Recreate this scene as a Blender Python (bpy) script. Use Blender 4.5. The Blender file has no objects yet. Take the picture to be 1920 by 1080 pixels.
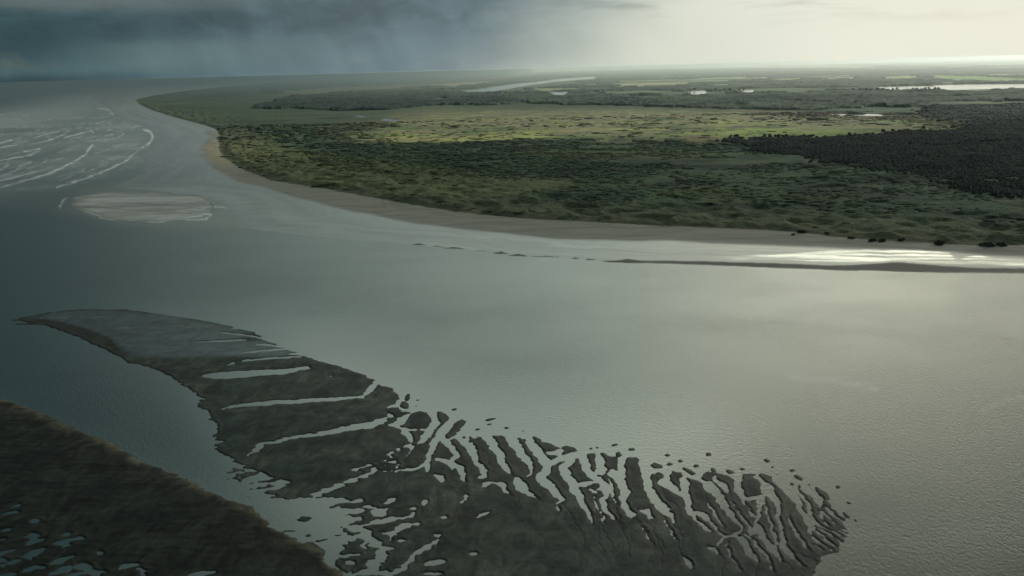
import bpy, math, random
import numpy as np
from mathutils import Matrix, Vector

scene = bpy.context.scene
C = scene.collection
random.seed(7)
rng = np.random.default_rng(11)

# ------------------------------------------------------------------ camera
H = 300.0                       # flying height above the water, metres
F = 2059.0                      # focal length in photo pixels (photo is 1920 wide)
PITCH = math.radians(11.26)
ROLL = math.radians(-1.55)
cam_d = bpy.data.cameras.new('camera')
cam = bpy.data.objects.new('camera', cam_d)
C.objects.link(cam)
cam_d.sensor_width = 36.0
cam_d.lens = 36.0 * F / 1920.0
cam_d.clip_start = 1.0
cam_d.clip_end = 400000.0
RM = Matrix.Rotation(math.pi / 2 - PITCH, 3, 'X') @ Matrix.Rotation(ROLL, 3, 'Z')
cam.matrix_world = Matrix.Translation((0, 0, H)) @ RM.to_4x4()
scene.camera = cam
R = np.array(RM)

# ------------------------------------------------------------------ light
SUN_EL, SUN_AZ = 19.0, 46.0      # degrees; azimuth measured from the view axis to the right
scene.view_settings.view_transform = 'Standard'
scene.view_settings.look = 'None'
scene.view_settings.exposure = 0.0
scene.view_settings.gamma = 1.0
scene.cycles.volume_bounces = 0
scene.cycles.max_bounces = 6
scene.cycles.use_denoising = True


class NT:
    """tiny expression helper round a node tree"""
    def __init__(s, tree):
        s.t = tree
        tree.nodes.clear()

    def n(s, kind, **kw):
        o = s.t.nodes.new(kind)
        for k, v in kw.items():
            setattr(o, k, v)
        return o

    def link(s, a, b):
        s.t.links.new(a, b)

    def put(s, sock, v):
        if isinstance(v, bpy.types.NodeSocket):
            s.link(v, sock)
        else:
            sock.default_value = v

    def m(s, op, *a, clamp=False):
        o = s.n('ShaderNodeMath', operation=op)
        o.use_clamp = clamp
        for i, v in enumerate(a):
            s.put(o.inputs[i], v)
        return o.outputs[0]

    def ss(s, v, a, b):          # smoothstep
        o = s.n('ShaderNodeMapRange', interpolation_type='SMOOTHSTEP')
        s.put(o.inputs[0], v); s.put(o.inputs[1], a); s.put(o.inputs[2], b)
        o.inputs[3].default_value = 0.0; o.inputs[4].default_value = 1.0
        return o.outputs[0]

    def mix(s, f, a, b):
        o = s.n('ShaderNodeMix', data_type='RGBA')
        s.put(o.inputs[0], f)
        for i, v in ((6, a), (7, b)):
            if isinstance(v, tuple) and len(v) == 3:
                v = (*v, 1.0)
            s.put(o.inputs[i], v)
        return o.outputs[2]

    def mul(s, a, f):            # colour times scalar
        o = s.n('ShaderNodeVectorMath', operation='SCALE')
        if isinstance(a, tuple): o.inputs[0].default_value = a[:3]
        else: s.link(a, o.inputs[0])
        s.put(o.inputs[3], f)
        return o.outputs[0]

    def noise(s, vec, scale, detail=4.0, rough=0.55, dist=0.0):
        o = s.n('ShaderNodeTexNoise')
        if vec is not None: s.link(vec, o.inputs['Vector'])
        o.inputs['Scale'].default_value = scale
        o.inputs['Detail'].default_value = detail
        o.inputs['Roughness'].default_value = rough
        o.inputs['Distortion'].default_value = dist
        return o.outputs[0]

    def mapping(s, vec, scale=(1, 1, 1), rot=(0, 0, 0)):
        o = s.n('ShaderNodeMapping')
        s.link(vec, o.inputs[0])
        o.inputs['Scale'].default_value = scale
        o.inputs['Rotation'].default_value = rot
        return o.outputs[0]


world = bpy.data.worlds.new("World")
scene.world = world
world.use_nodes = True
W = NT(world.node_tree)
sky = W.n('ShaderNodeTexSky', sky_type='NISHITA')
sky.sun_disc = False
sky.sun_elevation = math.radians(SUN_EL)
sky.sun_rotation = math.radians(SUN_AZ)
sky.altitude = 300
tc = W.n('ShaderNodeTexCoord')
sep = W.n('ShaderNodeSeparateXYZ')
W.link(tc.outputs['Generated'], sep.inputs[0])
sx, sy, sz = sep.outputs
DEG = 180 / math.pi
az = W.m('MULTIPLY', W.m('ARCTAN2', sx, sy), DEG)
el = W.m('MAXIMUM', W.m('MULTIPLY', W.m('ARCSINE', sz), DEG), 0.0)
comb = W.n('ShaderNodeCombineXYZ')
W.link(W.m('MULTIPLY', az, 0.10), comb.inputs[0])
W.link(W.m('MULTIPLY', el, 0.26), comb.inputs[1])
cn = W.noise(comb.outputs[0], 1.0, 5, 0.5, 0.4)          # soft cloud structure
cs = W.m('SUBTRACT', cn, 0.5)
comb2 = W.n('ShaderNodeCombineXYZ')
W.link(W.m('MULTIPLY', az, 0.15), comb2.inputs[0])
W.link(W.m('ADD', W.m('MULTIPLY', el, 0.9), 3.0), comb2.inputs[1])
cn2 = W.noise(comb2.outputs[0], 1.0, 4, 0.55, 0.3)
cs2 = W.m('SUBTRACT', cn2, 0.5)
# storm (left) to break in the clouds (right)
edge = W.m('SUBTRACT', W.m('ADD', az, W.m('MULTIPLY', cs, 7.0)), W.m('MULTIPLY', W.m('MINIMUM', el, 6.0), 1.15))
t = W.ss(edge, -6.0, 7.5)
# left: slate storm, with a dark diagonal band, a paler rain shaft and a dark foot on the horizon
left = W.mix(W.ss(az, -26.0, -2.0), (0.060, 0.118, 0.135), (0.160, 0.222, 0.245))
bandc = W.m('MINIMUM', W.m('ADD', 2.75, W.m('MULTIPLY', W.m('ADD', az, 18.0), 0.10)), 3.1)
bd = W.m('ABSOLUTE', W.m('SUBTRACT', W.m('ADD', el, W.m('MULTIPLY', cs, 3.5)), bandc))
band = W.m('SUBTRACT', 1.0, W.ss(bd, 0.0, 1.9))
bandm = W.m('MULTIPLY', band, W.m('SUBTRACT', 1.0, W.ss(az, -9.0, 3.0)))
left = W.mul(left, W.m('SUBTRACT', 1.0, W.m('MULTIPLY', bandm, 0.38)))
shaft = W.m('MULTIPLY', W.m('SUBTRACT', 1.0, W.ss(W.m('ABSOLUTE', W.m('SUBTRACT', az, -15.0)), 1.5, 8.0)),
            W.m('SUBTRACT', 1.0, W.ss(W.m('ABSOLUTE', W.m('SUBTRACT', el, 1.1)), 0.3, 1.0)))
left = W.mix(W.m('MULTIPLY', shaft, 0.55), left, (0.125, 0.185, 0.18))
comb3 = W.n('ShaderNodeCombineXYZ')
W.link(W.m('ADD', W.m('MULTIPLY', az, 0.55), W.m('MULTIPLY', el, 0.22)), comb3.inputs[0])
W.link(W.m('MULTIPLY', el, 0.16), comb3.inputs[1])
rainn = W.noise(comb3.outputs[0], 1.0, 4, 0.5, 0.2)
left = W.mul(left, W.m('ADD', 1.0, W.m('MULTIPLY', W.m('SUBTRACT', rainn, 0.5), 0.55)))
comb4 = W.n('ShaderNodeCombineXYZ')
W.link(W.m('MULTIPLY', az, 0.35), comb4.inputs[0])
W.link(W.m('MULTIPLY', el, 0.8), comb4.inputs[1])
lump = W.noise(comb4.outputs[0], 1.0, 6, 0.6, 0.8)
left = W.mul(left, W.m('ADD', 1.0, W.m('MULTIPLY', W.m('MULTIPLY', W.m('SUBTRACT', lump, 0.5), W.ss(el, 1.0, 2.6)), 0.9)))
foot = W.m('MULTIPLY', W.m('SUBTRACT', 1.0, W.ss(el, 0.0, 0.55)), W.m('SUBTRACT', 1.0, W.ss(az, -24.0, -15.0)))
left = W.mul(left, W.m('SUBTRACT', 1.0, W.m('MULTIPLY', foot, 0.5)))
topl = W.m('MULTIPLY', W.ss(W.m('ADD', el, W.m('MULTIPLY', cs2, 1.5)), 2.9, 3.9), W.m('SUBTRACT', 1.0, W.ss(az, -20.0, -8.0)))
left = W.mix(W.m('MULTIPLY', topl, 0.6), left, (0.15, 0.17, 0.16))
right = W.mix(W.ss(az, 2.0, 22.0), (0.66, 0.70, 0.60), (0.86, 0.85, 0.72))
wisp = W.m('MULTIPLY', W.ss(cs2, 0.0, 0.2), W.ss(el, 1.4, 3.0))
right = W.mul(right, W.m('SUBTRACT', 1.0, W.m('MULTIPLY', wisp, 0.28)))
low = W.mix(t, left, right)
# higher sky, above the frame: the storm roof thins out towards a bright gap on the right
th = W.ss(W.m('ADD', az, W.m('MULTIPLY', cs, 8.0)), -27.0, 19.0)
gapL = W.mix(W.ss(az, 0.0, 28.0), (1.72, 2.0, 1.70), (4.9, 4.8, 3.7))
roofL = W.mix(W.ss(az, -34.0, -12.0), (0.055, 0.105, 0.12), (0.125, 0.19, 0.195))
high = W.mix(th, roofL, gapL)
cut = W.m('SUBTRACT', 29.0, W.m('MULTIPLY', W.m('MAXIMUM', W.m('ADD', az, 4.0), 0.0), 0.58))
fall = W.ss(el, W.m('SUBTRACT', cut, 7.0), W.m('ADD', cut, 9.0))
high = W.mix(fall, high, (0.17, 0.215, 0.21))
front = W.mix(W.ss(el, 4.6, 9.0), low, high)
# behind the camera: even grey overcast
back = W.ss(W.m('ABSOLUTE', az), 55.0, 110.0)
cloud = W.mix(back, front, (0.15, 0.19, 0.20))
cloud = W.mul(cloud, W.m('ADD', 1.0, W.m('MULTIPLY', cs, W.m('MULTIPLY_ADD', t, -0.25, 0.35))))
skyc = W.mul(sky.outputs[0], 0.10)
gap = W.m('MULTIPLY', W.ss(cn, 0.62, 0.80), 0.25)        # thin places where blue sky comes through
total = W.mix(gap, cloud, skyc)
bg = W.n('ShaderNodeBackground')
W.link(total, bg.inputs[0])
bg.inputs[1].default_value = 1.0
wo = W.n('ShaderNodeOutputWorld')
W.link(bg.outputs[0], wo.inputs[0])

sd = bpy.data.lights.new('sun', 'SUN')
sd.energy = 3.2
sd.angle = math.radians(2.5)
sd.color = (1.0, 0.96, 0.84)
sun = bpy.data.objects.new('sun', sd)
C.objects.link(sun)
sdir = Vector((math.sin(math.radians(SUN_AZ)) * math.cos(math.radians(SUN_EL)),
               math.cos(math.radians(SUN_AZ)) * math.cos(math.radians(SUN_EL)), math.sin(math.radians(SUN_EL))))
sun.rotation_euler = sdir.to_track_quat('Z', 'Y').to_euler()
sun.location = (800, 1200, 900)

# ------------------------------------------------------------------ numeric helpers


def to_ground(u, v, z=0.0):
    d = R @ np.array([(u - 960) / F, -(v - 540) / F, -1.0])
    k = (z - H) / d[2]
    return d[0] * k, d[1] * k


def project(X, Y, Z):
    P = np.stack([X, Y, Z - H], -1)
    q = P @ R                     # camera space
    return 960 + F * q[..., 0] / -q[..., 2], 540 - F * q[..., 1] / -q[..., 2]


def _h(xi, yi, seed):
    h = (xi.astype(np.int64) * 374761393 + yi.astype(np.int64) * 668265263 + seed * 974711) & 0xffffffff
    h = ((h ^ (h >> 13)) * 1274126177) & 0xffffffff
    h = (h ^ (h >> 16)) & 0xffffff
    return (h / float(0xffffff)).astype(np.float32)


def vnoise(x, y, seed=0):
    xi, yi = np.floor(x), np.floor(y)
    fx, fy = (x - xi).astype(np.float32), (y - yi).astype(np.float32)
    fx = fx * fx * fx * (fx * (fx * 6 - 15) + 10); fy = fy * fy * fy * (fy * (fy * 6 - 15) + 10)
    a, b = _h(xi, yi, seed), _h(xi + 1, yi, seed)
    c, d = _h(xi, yi + 1, seed), _h(xi + 1, yi + 1, seed)
    return (a * (1 - fx) + b * fx) * (1 - fy) + (c * (1 - fx) + d * fx) * fy


def fbm(x, y, size, octv=4, seed=0, gain=0.5):
    s, a, tot = 0, 1.0, 0
    f = 1.0 / size
    for o in range(octv):
        ca, sa = math.cos(o * 1.1 + .4), math.sin(o * 1.1 + .4)
        s = s + a * (vnoise((x * ca - y * sa) * f, (x * sa + y * ca) * f, seed + o * 17) - 0.5)
        tot += a; a *= gain; f *= 2.03
    return s / tot * 2            # about -1..1


def sst(v, a, b):
    k = np.clip((v - a) / (b - a), 0, 1)
    return k * k * (3 - 2 * k)


def inpoly(u, v, poly):
    P = np.array(poly, float)
    out = np.zeros(u.shape, bool)
    bb = (u >= P[:, 0].min()) & (u <= P[:, 0].max()) & (v >= P[:, 1].min()) & (v <= P[:, 1].max())
    uu, vv = u[bb], v[bb]
    if uu.size == 0: return out
    r = np.zeros(uu.shape, bool)
    n = len(P)
    for i in range(n):
        x1, y1 = P[i]; x2, y2 = P[(i + 1) % n]
        if y1 == y2: continue
        c = ((y1 > vv) != (y2 > vv)) & (uu < (x2 - x1) * (vv - y1) / (y2 - y1) + x1)
        r ^= c
    out[bb] = r
    return out


def seg_in(u, v, pts, mask=None, asp=1.0):
    """inside a stroke of varying width: pts = (u, v, width)"""
    out = np.zeros(u.shape, bool) if mask is None else mask
    for (x1, y1, w1), (x2, y2, w2) in zip(pts[:-1], pts[1:]):
        m = max(w1, w2)
        bb = (u > min(x1, x2) - m) & (u < max(x1, x2) + m) & (v > min(y1, y2) - m) & (v < max(y1, y2) + m)
        if not bb.any(): continue
        uu, vv = u[bb], v[bb]
        dx, dy = x2 - x1, y2 - y1
        k = np.clip(((uu - x1) * dx + (vv - y1) * dy) / (dx * dx + dy * dy + 1e-9), 0, 1)
        d = np.hypot(uu - x1 - k * dx, (vv - y1 - k * dy))
        out[bb] |= d < 0.5 * (w1 + (w2 - w1) * k)
    return out


def seg_soft(u, v, pts, w):
    """0..1 falling off from a polyline, w in pixels"""
    out = np.zeros(u.shape, np.float32)
    for a, b in zip(pts[:-1], pts[1:]):
        x1, y1 = a[:2]; x2, y2 = b[:2]
        m = w * 2.2
        bb = (u > min(x1, x2) - m) & (u < max(x1, x2) + m) & (v > min(y1, y2) - m) & (v < max(y1, y2) + m)
        if not bb.any(): continue
        uu, vv = u[bb], v[bb]
        dx, dy = x2 - x1, y2 - y1
        k = np.clip(((uu - x1) * dx + (vv - y1) * dy) / (dx * dx + dy * dy + 1e-9), 0, 1)
        d2 = (uu - x1 - k * dx) ** 2 + (vv - y1 - k * dy) ** 2
        out[bb] = np.maximum(out[bb], np.exp(-d2 / (w * w)))
    return out


def dist_line(X, Y, P):
    best = np.full(X.shape, 1e9, np.float32)
    for (x1, y1), (x2, y2) in zip(P[:-1], P[1:]):
        dx, dy = x2 - x1, y2 - y1
        k = np.clip(((X - x1) * dx + (Y - y1) * dy) / (dx * dx + dy * dy + 1e-9), 0, 1)
        np.minimum(best, np.hypot(X - x1 - k * dx, Y - y1 - k * dy).astype(np.float32), out=best)
    return best


def blur(a, r, n=2):
    a = a.astype(np.float32)
    for _ in range(n):
        for ax in (0, 1):
            p = np.pad(a, [(r + 1, r) if i == ax else (0, 0) for i in (0, 1)], mode='edge')
            c = np.cumsum(p, axis=ax, dtype=np.float64)
            if ax == 0: a = ((c[2 * r + 1:] - c[:-2 * r - 1]) / (2 * r + 1)).astype(np.float32)
            else: a = ((c[:, 2 * r + 1:] - c[:, :-2 * r - 1]) / (2 * r + 1)).astype(np.float32)
    return a


def rings(r0, r1, ratio):
    n = int(math.log(r1 / r0) / ratio) + 1
    return r0 * np.exp(np.arange(n + 1) * (math.log(r1 / r0) / n))


def fan(radii, angs):
    A, Rr = np.meshgrid(angs, radii)
    return Rr * np.sin(A), Rr * np.cos(A)


def grid_mesh(name, X, Y, Z, mat, attrs=None, keep=None, smooth=True, closed=False):
    """a height field as one mesh; attrs = {name: (r, c, 4) array}; keep = vertex mask"""
    nr, nc = X.shape
    idx = np.arange(nr * nc).reshape(nr, nc)
    a, b, c, d = idx[:-1, :-1], idx[:-1, 1:], idx[1:, 1:], idx[1:, :-1]
    q = np.stack([a, b, c, d], -1).reshape(-1, 4)
    if closed:
        l, f = idx[:, -1], idx[:, 0]
        q = np.concatenate([q, np.stack([l[:-1], f[:-1], f[1:], l[1:]], -1)])
    if keep is not None:
        k = keep.ravel()
        q = q[k[q].any(1)]
        used = np.zeros(nr * nc, bool); used[q.ravel()] = True
        new = np.cumsum(used) - 1
        q = new[q]
    else:
        used = np.ones(nr * nc, bool)
    co = np.stack([X.ravel()[used], Y.ravel()[used], Z.ravel()[used]], -1).astype(np.float32)
    return raw_mesh(name, co, q, mat, {k: v.reshape(-1, 4)[used] for k, v in (attrs or {}).items()}, smooth)


def raw_mesh(name, co, faces, mat, attrs=None, smooth=True):
    faces = np.asarray(faces)
    n, k = faces.shape
    me = bpy.data.meshes.new(name)
    me.vertices.add(len(co)); me.vertices.foreach_set('co', np.ascontiguousarray(co, np.float32).ravel())
    me.loops.add(n * k); me.loops.foreach_set('vertex_index', faces.ravel().astype(np.int32))
    me.polygons.add(n)
    me.polygons.foreach_set('loop_start', np.arange(0, n * k, k, dtype=np.int32))
    me.polygons.foreach_set('use_smooth', np.full(n, smooth))
    me.update(calc_edges=True)
    for an, av in (attrs or {}).items():
        at = me.attributes.new(an, 'FLOAT_COLOR', 'POINT')
        at.data.foreach_set('color', np.ascontiguousarray(av, np.float32).ravel())
    me.materials.append(mat)
    o = bpy.data.objects.new(name, me)
    C.objects.link(o)
    return o


def tag(o, label=None, cat=None, group=None, kind=None):
    if label: o['label'] = label
    if cat: o['category'] = cat
    if group: o['group'] = group
    if kind: o['kind'] = kind
    return o


# ------------------------------------------------------------------ materials
def new_mat(name):
    m = bpy.data.materials.new(name)
    m.use_nodes = True
    return m, NT(m.node_tree)


def finish(N, base, rough, normal=None, ior=None, spec=None):
    p = N.n('ShaderNodeBsdfPrincipled')
    N.put(p.inputs['Base Color'], base if not isinstance(base, tuple) else (*base, 1))
    N.put(p.inputs['Roughness'], rough)
    if ior: p.inputs['IOR'].default_value = ior
    if spec is not None: N.put(p.inputs['Specular IOR Level'], spec)
    if normal is not None: N.link(normal, p.inputs['Normal'])
    o = N.n('ShaderNodeOutputMaterial')
    N.link(p.outputs[0], o.inputs[0])
    return p


def attr(N, name):
    a = N.n('ShaderNodeAttribute', attribute_name=name)
    return a.outputs['Color']


def split(N, c):
    s = N.n('ShaderNodeSeparateColor'); N.link(c, s.inputs[0])
    return s.outputs


def bump(N, h, strength, dist):
    b = N.n('ShaderNodeBump')
    N.put(b.inputs['Strength'], strength)
    b.inputs['Distance'].default_value = dist
    N.link(h, b.inputs['Height'])
    return b.outputs[0]


def pos(N):
    return N.n('ShaderNodeNewGeometry').outputs['Position']


# water: silty estuary water, calm in the lee of the bar, wind ripples outside, foam in the surf
mat_water, N = new_mat('silty_water')
P = pos(N)
w = split(N, attr(N, 'wat'))          # r foam, g silt, b calm
col = N.mix(w[1], (0.022, 0.050, 0.050), (0.125, 0.125, 0.10))
big = N.noise(N.mapping(P, (1, 2.2, 1)), 0.006, 5, 0.6)
col = N.mul(col, N.m('MULTIPLY_ADD', big, 0.7, 0.65))
fo = N.noise(N.mapping(P, (1, 0.3, 1), (0, 0, 0.23)), 0.05, 5, 0.7)
foam = N.m('MULTIPLY', w[0], N.ss(fo, 0.18, 0.5), clamp=True)
col = N.mix(foam, col, (0.80, 0.82, 0.80))
wind = N.noise(N.mapping(P, (1.0, 0.55, 1), (0, 0, 0.35)), 0.40, 3, 0.5, 0.6)
wind2 = N.noise(N.mapping(P, (1.0, 0.6, 1), (0, 0, -0.25)), 1.0, 3, 0.6)
gust = N.noise(P, 0.0035, 3, 0.6)
wal = N.n('ShaderNodeAttribute', attribute_name='wat').outputs['Alpha']
hh = N.m('MULTIPLY_ADD', wind2, 0.5, wind)
amp = N.m('MULTIPLY', N.m('SUBTRACT', 1.0, w[2]), N.m('ADD', N.m('MULTIPLY_ADD', N.ss(gust, 0.36, 0.64), 0.7, 0.3), N.m('MULTIPLY', wal, N.m('MULTIPLY', N.ss(wind2, 0.4, 0.7), 0.9))))
nb = bump(N, hh, N.m('MULTIPLY', amp, 0.75), 0.55)
rough = N.m('MULTIPLY_ADD', w[2], -0.24, 0.30)
rough = N.m('MAXIMUM', rough, N.m('MULTIPLY', foam, 0.6))
pw = finish(N, col, rough, nb, ior=1.34)
N.link(N.m('MULTIPLY_ADD', w[2], 0.34, 1.34), pw.inputs['IOR'])

# land sheet: colour and wetness come from the survey, small scale variation from noise
mat_land, N = new_mat('dune_land')
P = pos(N)
c = attr(N, 'alb'); p_ = split(N, attr(N, 'prm'))      # prm r = wet, g = vegetation
n1 = N.noise(P, 0.16, 5, 0.65)
n2 = N.noise(P, 0.03, 5, 0.6)
var = N.m('MULTIPLY', N.m('MULTIPLY_ADD', n1, 1.5, 0.25), N.m('MULTIPLY_ADD', n2, 1.0, 0.5))
var = N.m('ADD', N.m('MULTIPLY', p_[1], N.m('SUBTRACT', var, 1.0)), 1.0)
sandv = N.m('MULTIPLY_ADD', N.noise(N.mapping(P, (0.35, 1.4, 1), (0, 0, -0.2)), 0.02, 6, 0.65), 0.5, 0.75)
var = N.m('MULTIPLY', var, sandv)
col = N.mul(c, var)
rough = N.m('MULTIPLY_ADD', p_[0], -0.62, 0.88)
rough = N.m('MAXIMUM', rough, 0.2)
nb = bump(N, n1, N.m('MULTIPLY', p_[1], 0.9), 5.0)
finish(N, col, rough, nb, spec=N.m('MULTIPLY_ADD', p_[0], 0.45, 0.12))

# tidal sand of the bar and the mud bank
mat_bar, N = new_mat('wet_tidal_sand')
P = pos(N)
c = attr(N, 'alb'); p_ = split(N, attr(N, 'prm'))
st = N.noise(N.mapping(P, (1.0, 0.45, 1), (0, 0, -0.9)), 0.055, 5, 0.58, 1.6)
gr = N.noise(P, 0.9, 4, 0.7)
lo = N.noise(P, 0.018, 4, 0.6)
rp = N.noise(N.mapping(P, (1.0, 0.30, 1), (0, 0, -0.75)), 0.42, 4, 0.6, 1.0)
var = N.m('MULTIPLY', N.m('MULTIPLY_ADD', N.ss(st, 0.3, 0.7), 1.1, 0.45), N.m('MULTIPLY', N.m('MULTIPLY_ADD', gr, 0.3, 0.85), N.m('MULTIPLY_ADD', lo, 1.3, 0.35)))
var = N.m('MULTIPLY', var, N.m('MULTIPLY_ADD', rp, 1.3, 0.35))
col = N.mul(c, var)
rough = N.m('MULTIPLY_ADD', p_[0], -0.45, 0.72)
hh = N.m('MULTIPLY_ADD', rp, 0.5, N.m('MULTIPLY_ADD', gr, 0.25, st))
nb = bump(N, hh, N.m('MULTIPLY_ADD', p_[0], -0.3, 0.45), 0.9)
finish(N, col, rough, nb, spec=N.m('MULTIPLY_ADD', p_[0], 0.35, 0.06))


mat_wood, N = new_mat('wood_canopy')
P = pos(N)
finish(N, N.mul(N.mix(N.m('MULTIPLY', attr(N, 'alb'), N.ss(N.noise(P, 0.0016, 5, 0.65), 0.36, 0.60)), (0.007, 0.018, 0.017), (0.060, 0.095, 0.045)), N.m('MULTIPLY_ADD', N.noise(P, 0.03, 4, 0.6), 1.2, 0.4)), 0.9, bump(N, N.noise(P, 0.05, 3, 0.6), 0.8, 8.0), spec=0.1)


def veg_mat(name, dark, light, scale):
    m, N = new_mat(name)
    P = pos(N)
    n = N.noise(P, scale, 5, 0.7)
    n2 = N.noise(P, 0.012, 4, 0.6)
    oi = N.n('ShaderNodeAttribute', attribute_name='alb').outputs['Color'] if name == 'scrub_leaves' else None
    col = N.mix(N.ss(n, 0.3, 0.72), dark, light)
    if oi is not None: 
        col2 = N.mul(oi, N.m('MULTIPLY_ADD', n, 1.7, 0.15))
        col = col2
    else:
        col = N.mul(col, N.m('MULTIPLY_ADD', n2, 1.0, 0.5))
    finish(N, col, 0.85, bump(N, n, 0.9, 1.5), spec=0.15)
    return m


mat_scrub = veg_mat('scrub_leaves', (0.02, 0.03, 0.015), (0.06, 0.07, 0.03), 0.5)
mat_pine = veg_mat('pine_crowns', (0.003, 0.009, 0.009), (0.016, 0.029, 0.018), 0.35)
mat_leaf = veg_mat('broad_leaves', (0.012, 0.02, 0.01), (0.05, 0.065, 0.03), 0.6)
mat_bark, N = new_mat('bark')
finish(N, N.mix(N.noise(pos(N), 2.0), (0.03, 0.024, 0.018), (0.09, 0.07, 0.05)), 0.9)

# ------------------------------------------------------------------ outlines (u, v in the photograph, laid on the ground)
VEG = [(254, 187), (262, 196), (285, 207), (310, 215), (340, 224), (385, 236), (405, 243), (412, 256), (411, 278),
       (417, 294), (452, 318), (509, 340), (560, 348), (606, 355), (680, 369), (772, 386), (872, 401), (969, 411),
       (1056, 416), (1150, 421), (1240, 426), (1369, 431), (1485, 437), (1560, 446), (1624, 452), (1747, 459),
       (1837, 464), (1920, 463), (2100, 470), (2500, 480)]
VEGTOP = [(254, 187), (290, 179), (345, 171), (420, 163), (520, 155)]
WL = [(150, 170), (187, 192), (204, 209), (221, 226), (255, 232), (285, 243), (292, 256), (277, 273), (268, 298),
      (266, 324), (234, 341), (205, 352), (300, 358), (400, 372), (420, 398), (440, 424), (520, 436), (619, 446), (776, 458), (850, 466), (925, 474),
      (1012, 483), (1143, 490), (1240, 493), (1387, 498), (1575, 506), (1740, 510), (1920, 513), (2100, 517), (2500, 530)]
vegW = [to_ground(*p) for p in VEG]
vegTopW = [to_ground(*p) for p in VEGTOP]
wlW = [to_ground(*p) for p in WL]

# ------------------------------------------------------------------ water
d2 = math.radians
dense = np.linspace(d2(-33), d2(33), 1150)
outer = np.linspace(d2(33), d2(327), 100)[1:-1]
angs = np.concatenate([dense, outer])
rr = np.concatenate([rings(120, 1500, 0.012)[:-1], rings(1500, 7000, 0.004)[:-1], rings(7000, 110000, 0.02)])
X, Y = fan(rr, angs)
front = (Y > 200)
U, V = project(X, np.where(front, Y, 1e5), 0 * X)
U = np.where(front, U, -9e3)
ju, jv = fbm(X, Y, 60, 4, 5), fbm(X, Y, 60, 4, 9)
Uj, Vj = U + 6 * ju * np.clip(2500 / np.hypot(X, Y), .2, 1.5), V + 3 * jv * np.clip(2500 / np.hypot(X, Y), .2, 1.5)
FOAM = [([(-40, 362), (0, 352), (40, 341), (85, 328), (130, 308), (160, 290), (173, 272)], 2.0, 1.0),
        ([(105, 352), (160, 335), (215, 312), (240, 300), (248, 291)], 1.8, 0.9),
        ([(-40, 352), (0, 339), (50, 327), (100, 312)], 1.5, 0.8),
        ([(0, 318), (14, 309)], 1.8, 0.9), ([(0, 301), (25, 296), (60, 291)], 1.5, .8),
        ([(45, 284), (75, 279)], 1.5, .9), ([(35, 312), (60, 303)], 1.5, .7), ([(0, 277), (30, 272)], 1.6, .8),
        ([(92, 262), (120, 252), (128, 246)], 1.4, .8), ([(60, 270), (100, 262)], 1.3, .8), ([(0, 268), (22, 263)], 1.8, .9),
        ([(70, 256), (110, 247)], 1.2, .7), ([(120, 258), (172, 245), (174, 250)], 1.3, .8), ([(215, 262), (232, 250)], 1.2, .7),
        ([(150, 262), (210, 268)], 1.0, .4), ([(277, 273), (286, 258), (283, 248), (270, 243)], 2.2, .9),
        ([(248, 291), (268, 276), (280, 268)], 1.6, .6), ([(185, 203), (205, 206), (212, 214)], 1.6, .6),
        ([(112, 390), (118, 378), (124, 372)], 1.6, .7), ([(40, 295), (75, 284)], 1.2, .6), ([(115, 288), (160, 274)], 1.1, .4),
        ([(180, 288), (205, 280)], 1.1, .5), ([(35, 258), (60, 250)], 1.1, .5), ([(20, 236), (60, 230)], 1.1, .4),
        ([(140, 372), (210, 364), (300, 364), (360, 369), (388, 378)], 1.3, .5),
        ([(160, 396), (196, 410), (240, 415), (300, 416), (345, 409), (380, 404)], 1.6, .8),
        ([(335, 406), (345, 399), (372, 401), (396, 402)], 1.5, .9), ([(365, 372), (390, 380), (392, 388), (375, 392)], 1.3, .8),
        ([(350, 412), (385, 410), (398, 403)], 1.3, .8), ([(400, 387), (425, 389)], 1.2, .6), ([(370, 396), (380, 390)], 1.2, .7)]
r5 = np.random.default_rng(5)
for q in range(85):
    v0 = r5.uniform(212, 345); u0 = r5.uniform(-30, 250 - 1.1 * max(0, v0 - 300) * 1.5 - 30 * (v0 < 235))
    ln = r5.uniform(10, 42) * (0.5 + (v0 - 200) / 160); sl = -0.12 - 0.30 * (v0 - 225) / 120
    pts_ = [(u0, v0), (u0 + ln * .4, v0 + sl * ln * .4 + r5.uniform(-.6, .6)), (u0 + ln * .8, v0 + sl * ln * .8 + r5.uniform(-.8, .8)), (u0 + ln, v0 + sl * ln * 1.15)]
    FOAM.insert(0, (pts_, r5.uniform(0.8, 1.3), r5.uniform(.25, .75)))
foam = np.zeros(U.shape, np.float32)
for pts, wd, st_ in FOAM:
    foam = np.maximum(foam, st_ * seg_soft(Uj, Vj, pts, wd))
surf = (0.7 + 0.5 * fbm(X, Y * .5, 260, 3, 35)) * sst(380 - 0.25 * U - V, -20, 40) * sst(V + 0.02 * U, 185, 215) * (1 - sst(U, 250, 300)) * (Y > 1500)
ac, al = X * .97 + Y * .23, Y * .97 - X * .23
caps = fbm(ac + 12 * fbm(X, Y, 90, 3, 32), al * 0.17, 24, 4, 31)
brk = sst(fbm(ac, al * .5, 60, 3, 33), -0.35, 0.15)
foam *= 0.55 + 0.45 * np.where(U < 300, brk, 1)
patch = sst(fbm(X, Y, 300, 3, 44), -0.2, 0.35)
foam = np.maximum(foam, surf * sst(caps, 0.10, 0.38) * (0.2 + 0.4 * patch) * sst(V, 190, 235))
mist = surf * sst(V, 186, 260) * (0.22 + 0.24 * patch * sst(fbm(X + .5 * Y, Y * .5, 120, 4, 46), -.2, .5)) + 0.22 * sst(-np.abs(V + 0.28 * U - 232 - 12 * ju), -45, -5) * (U < 300) * (V < 240) * (Y > 1500)
foam = np.clip(np.maximum(foam, mist), 0, 1)
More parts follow.
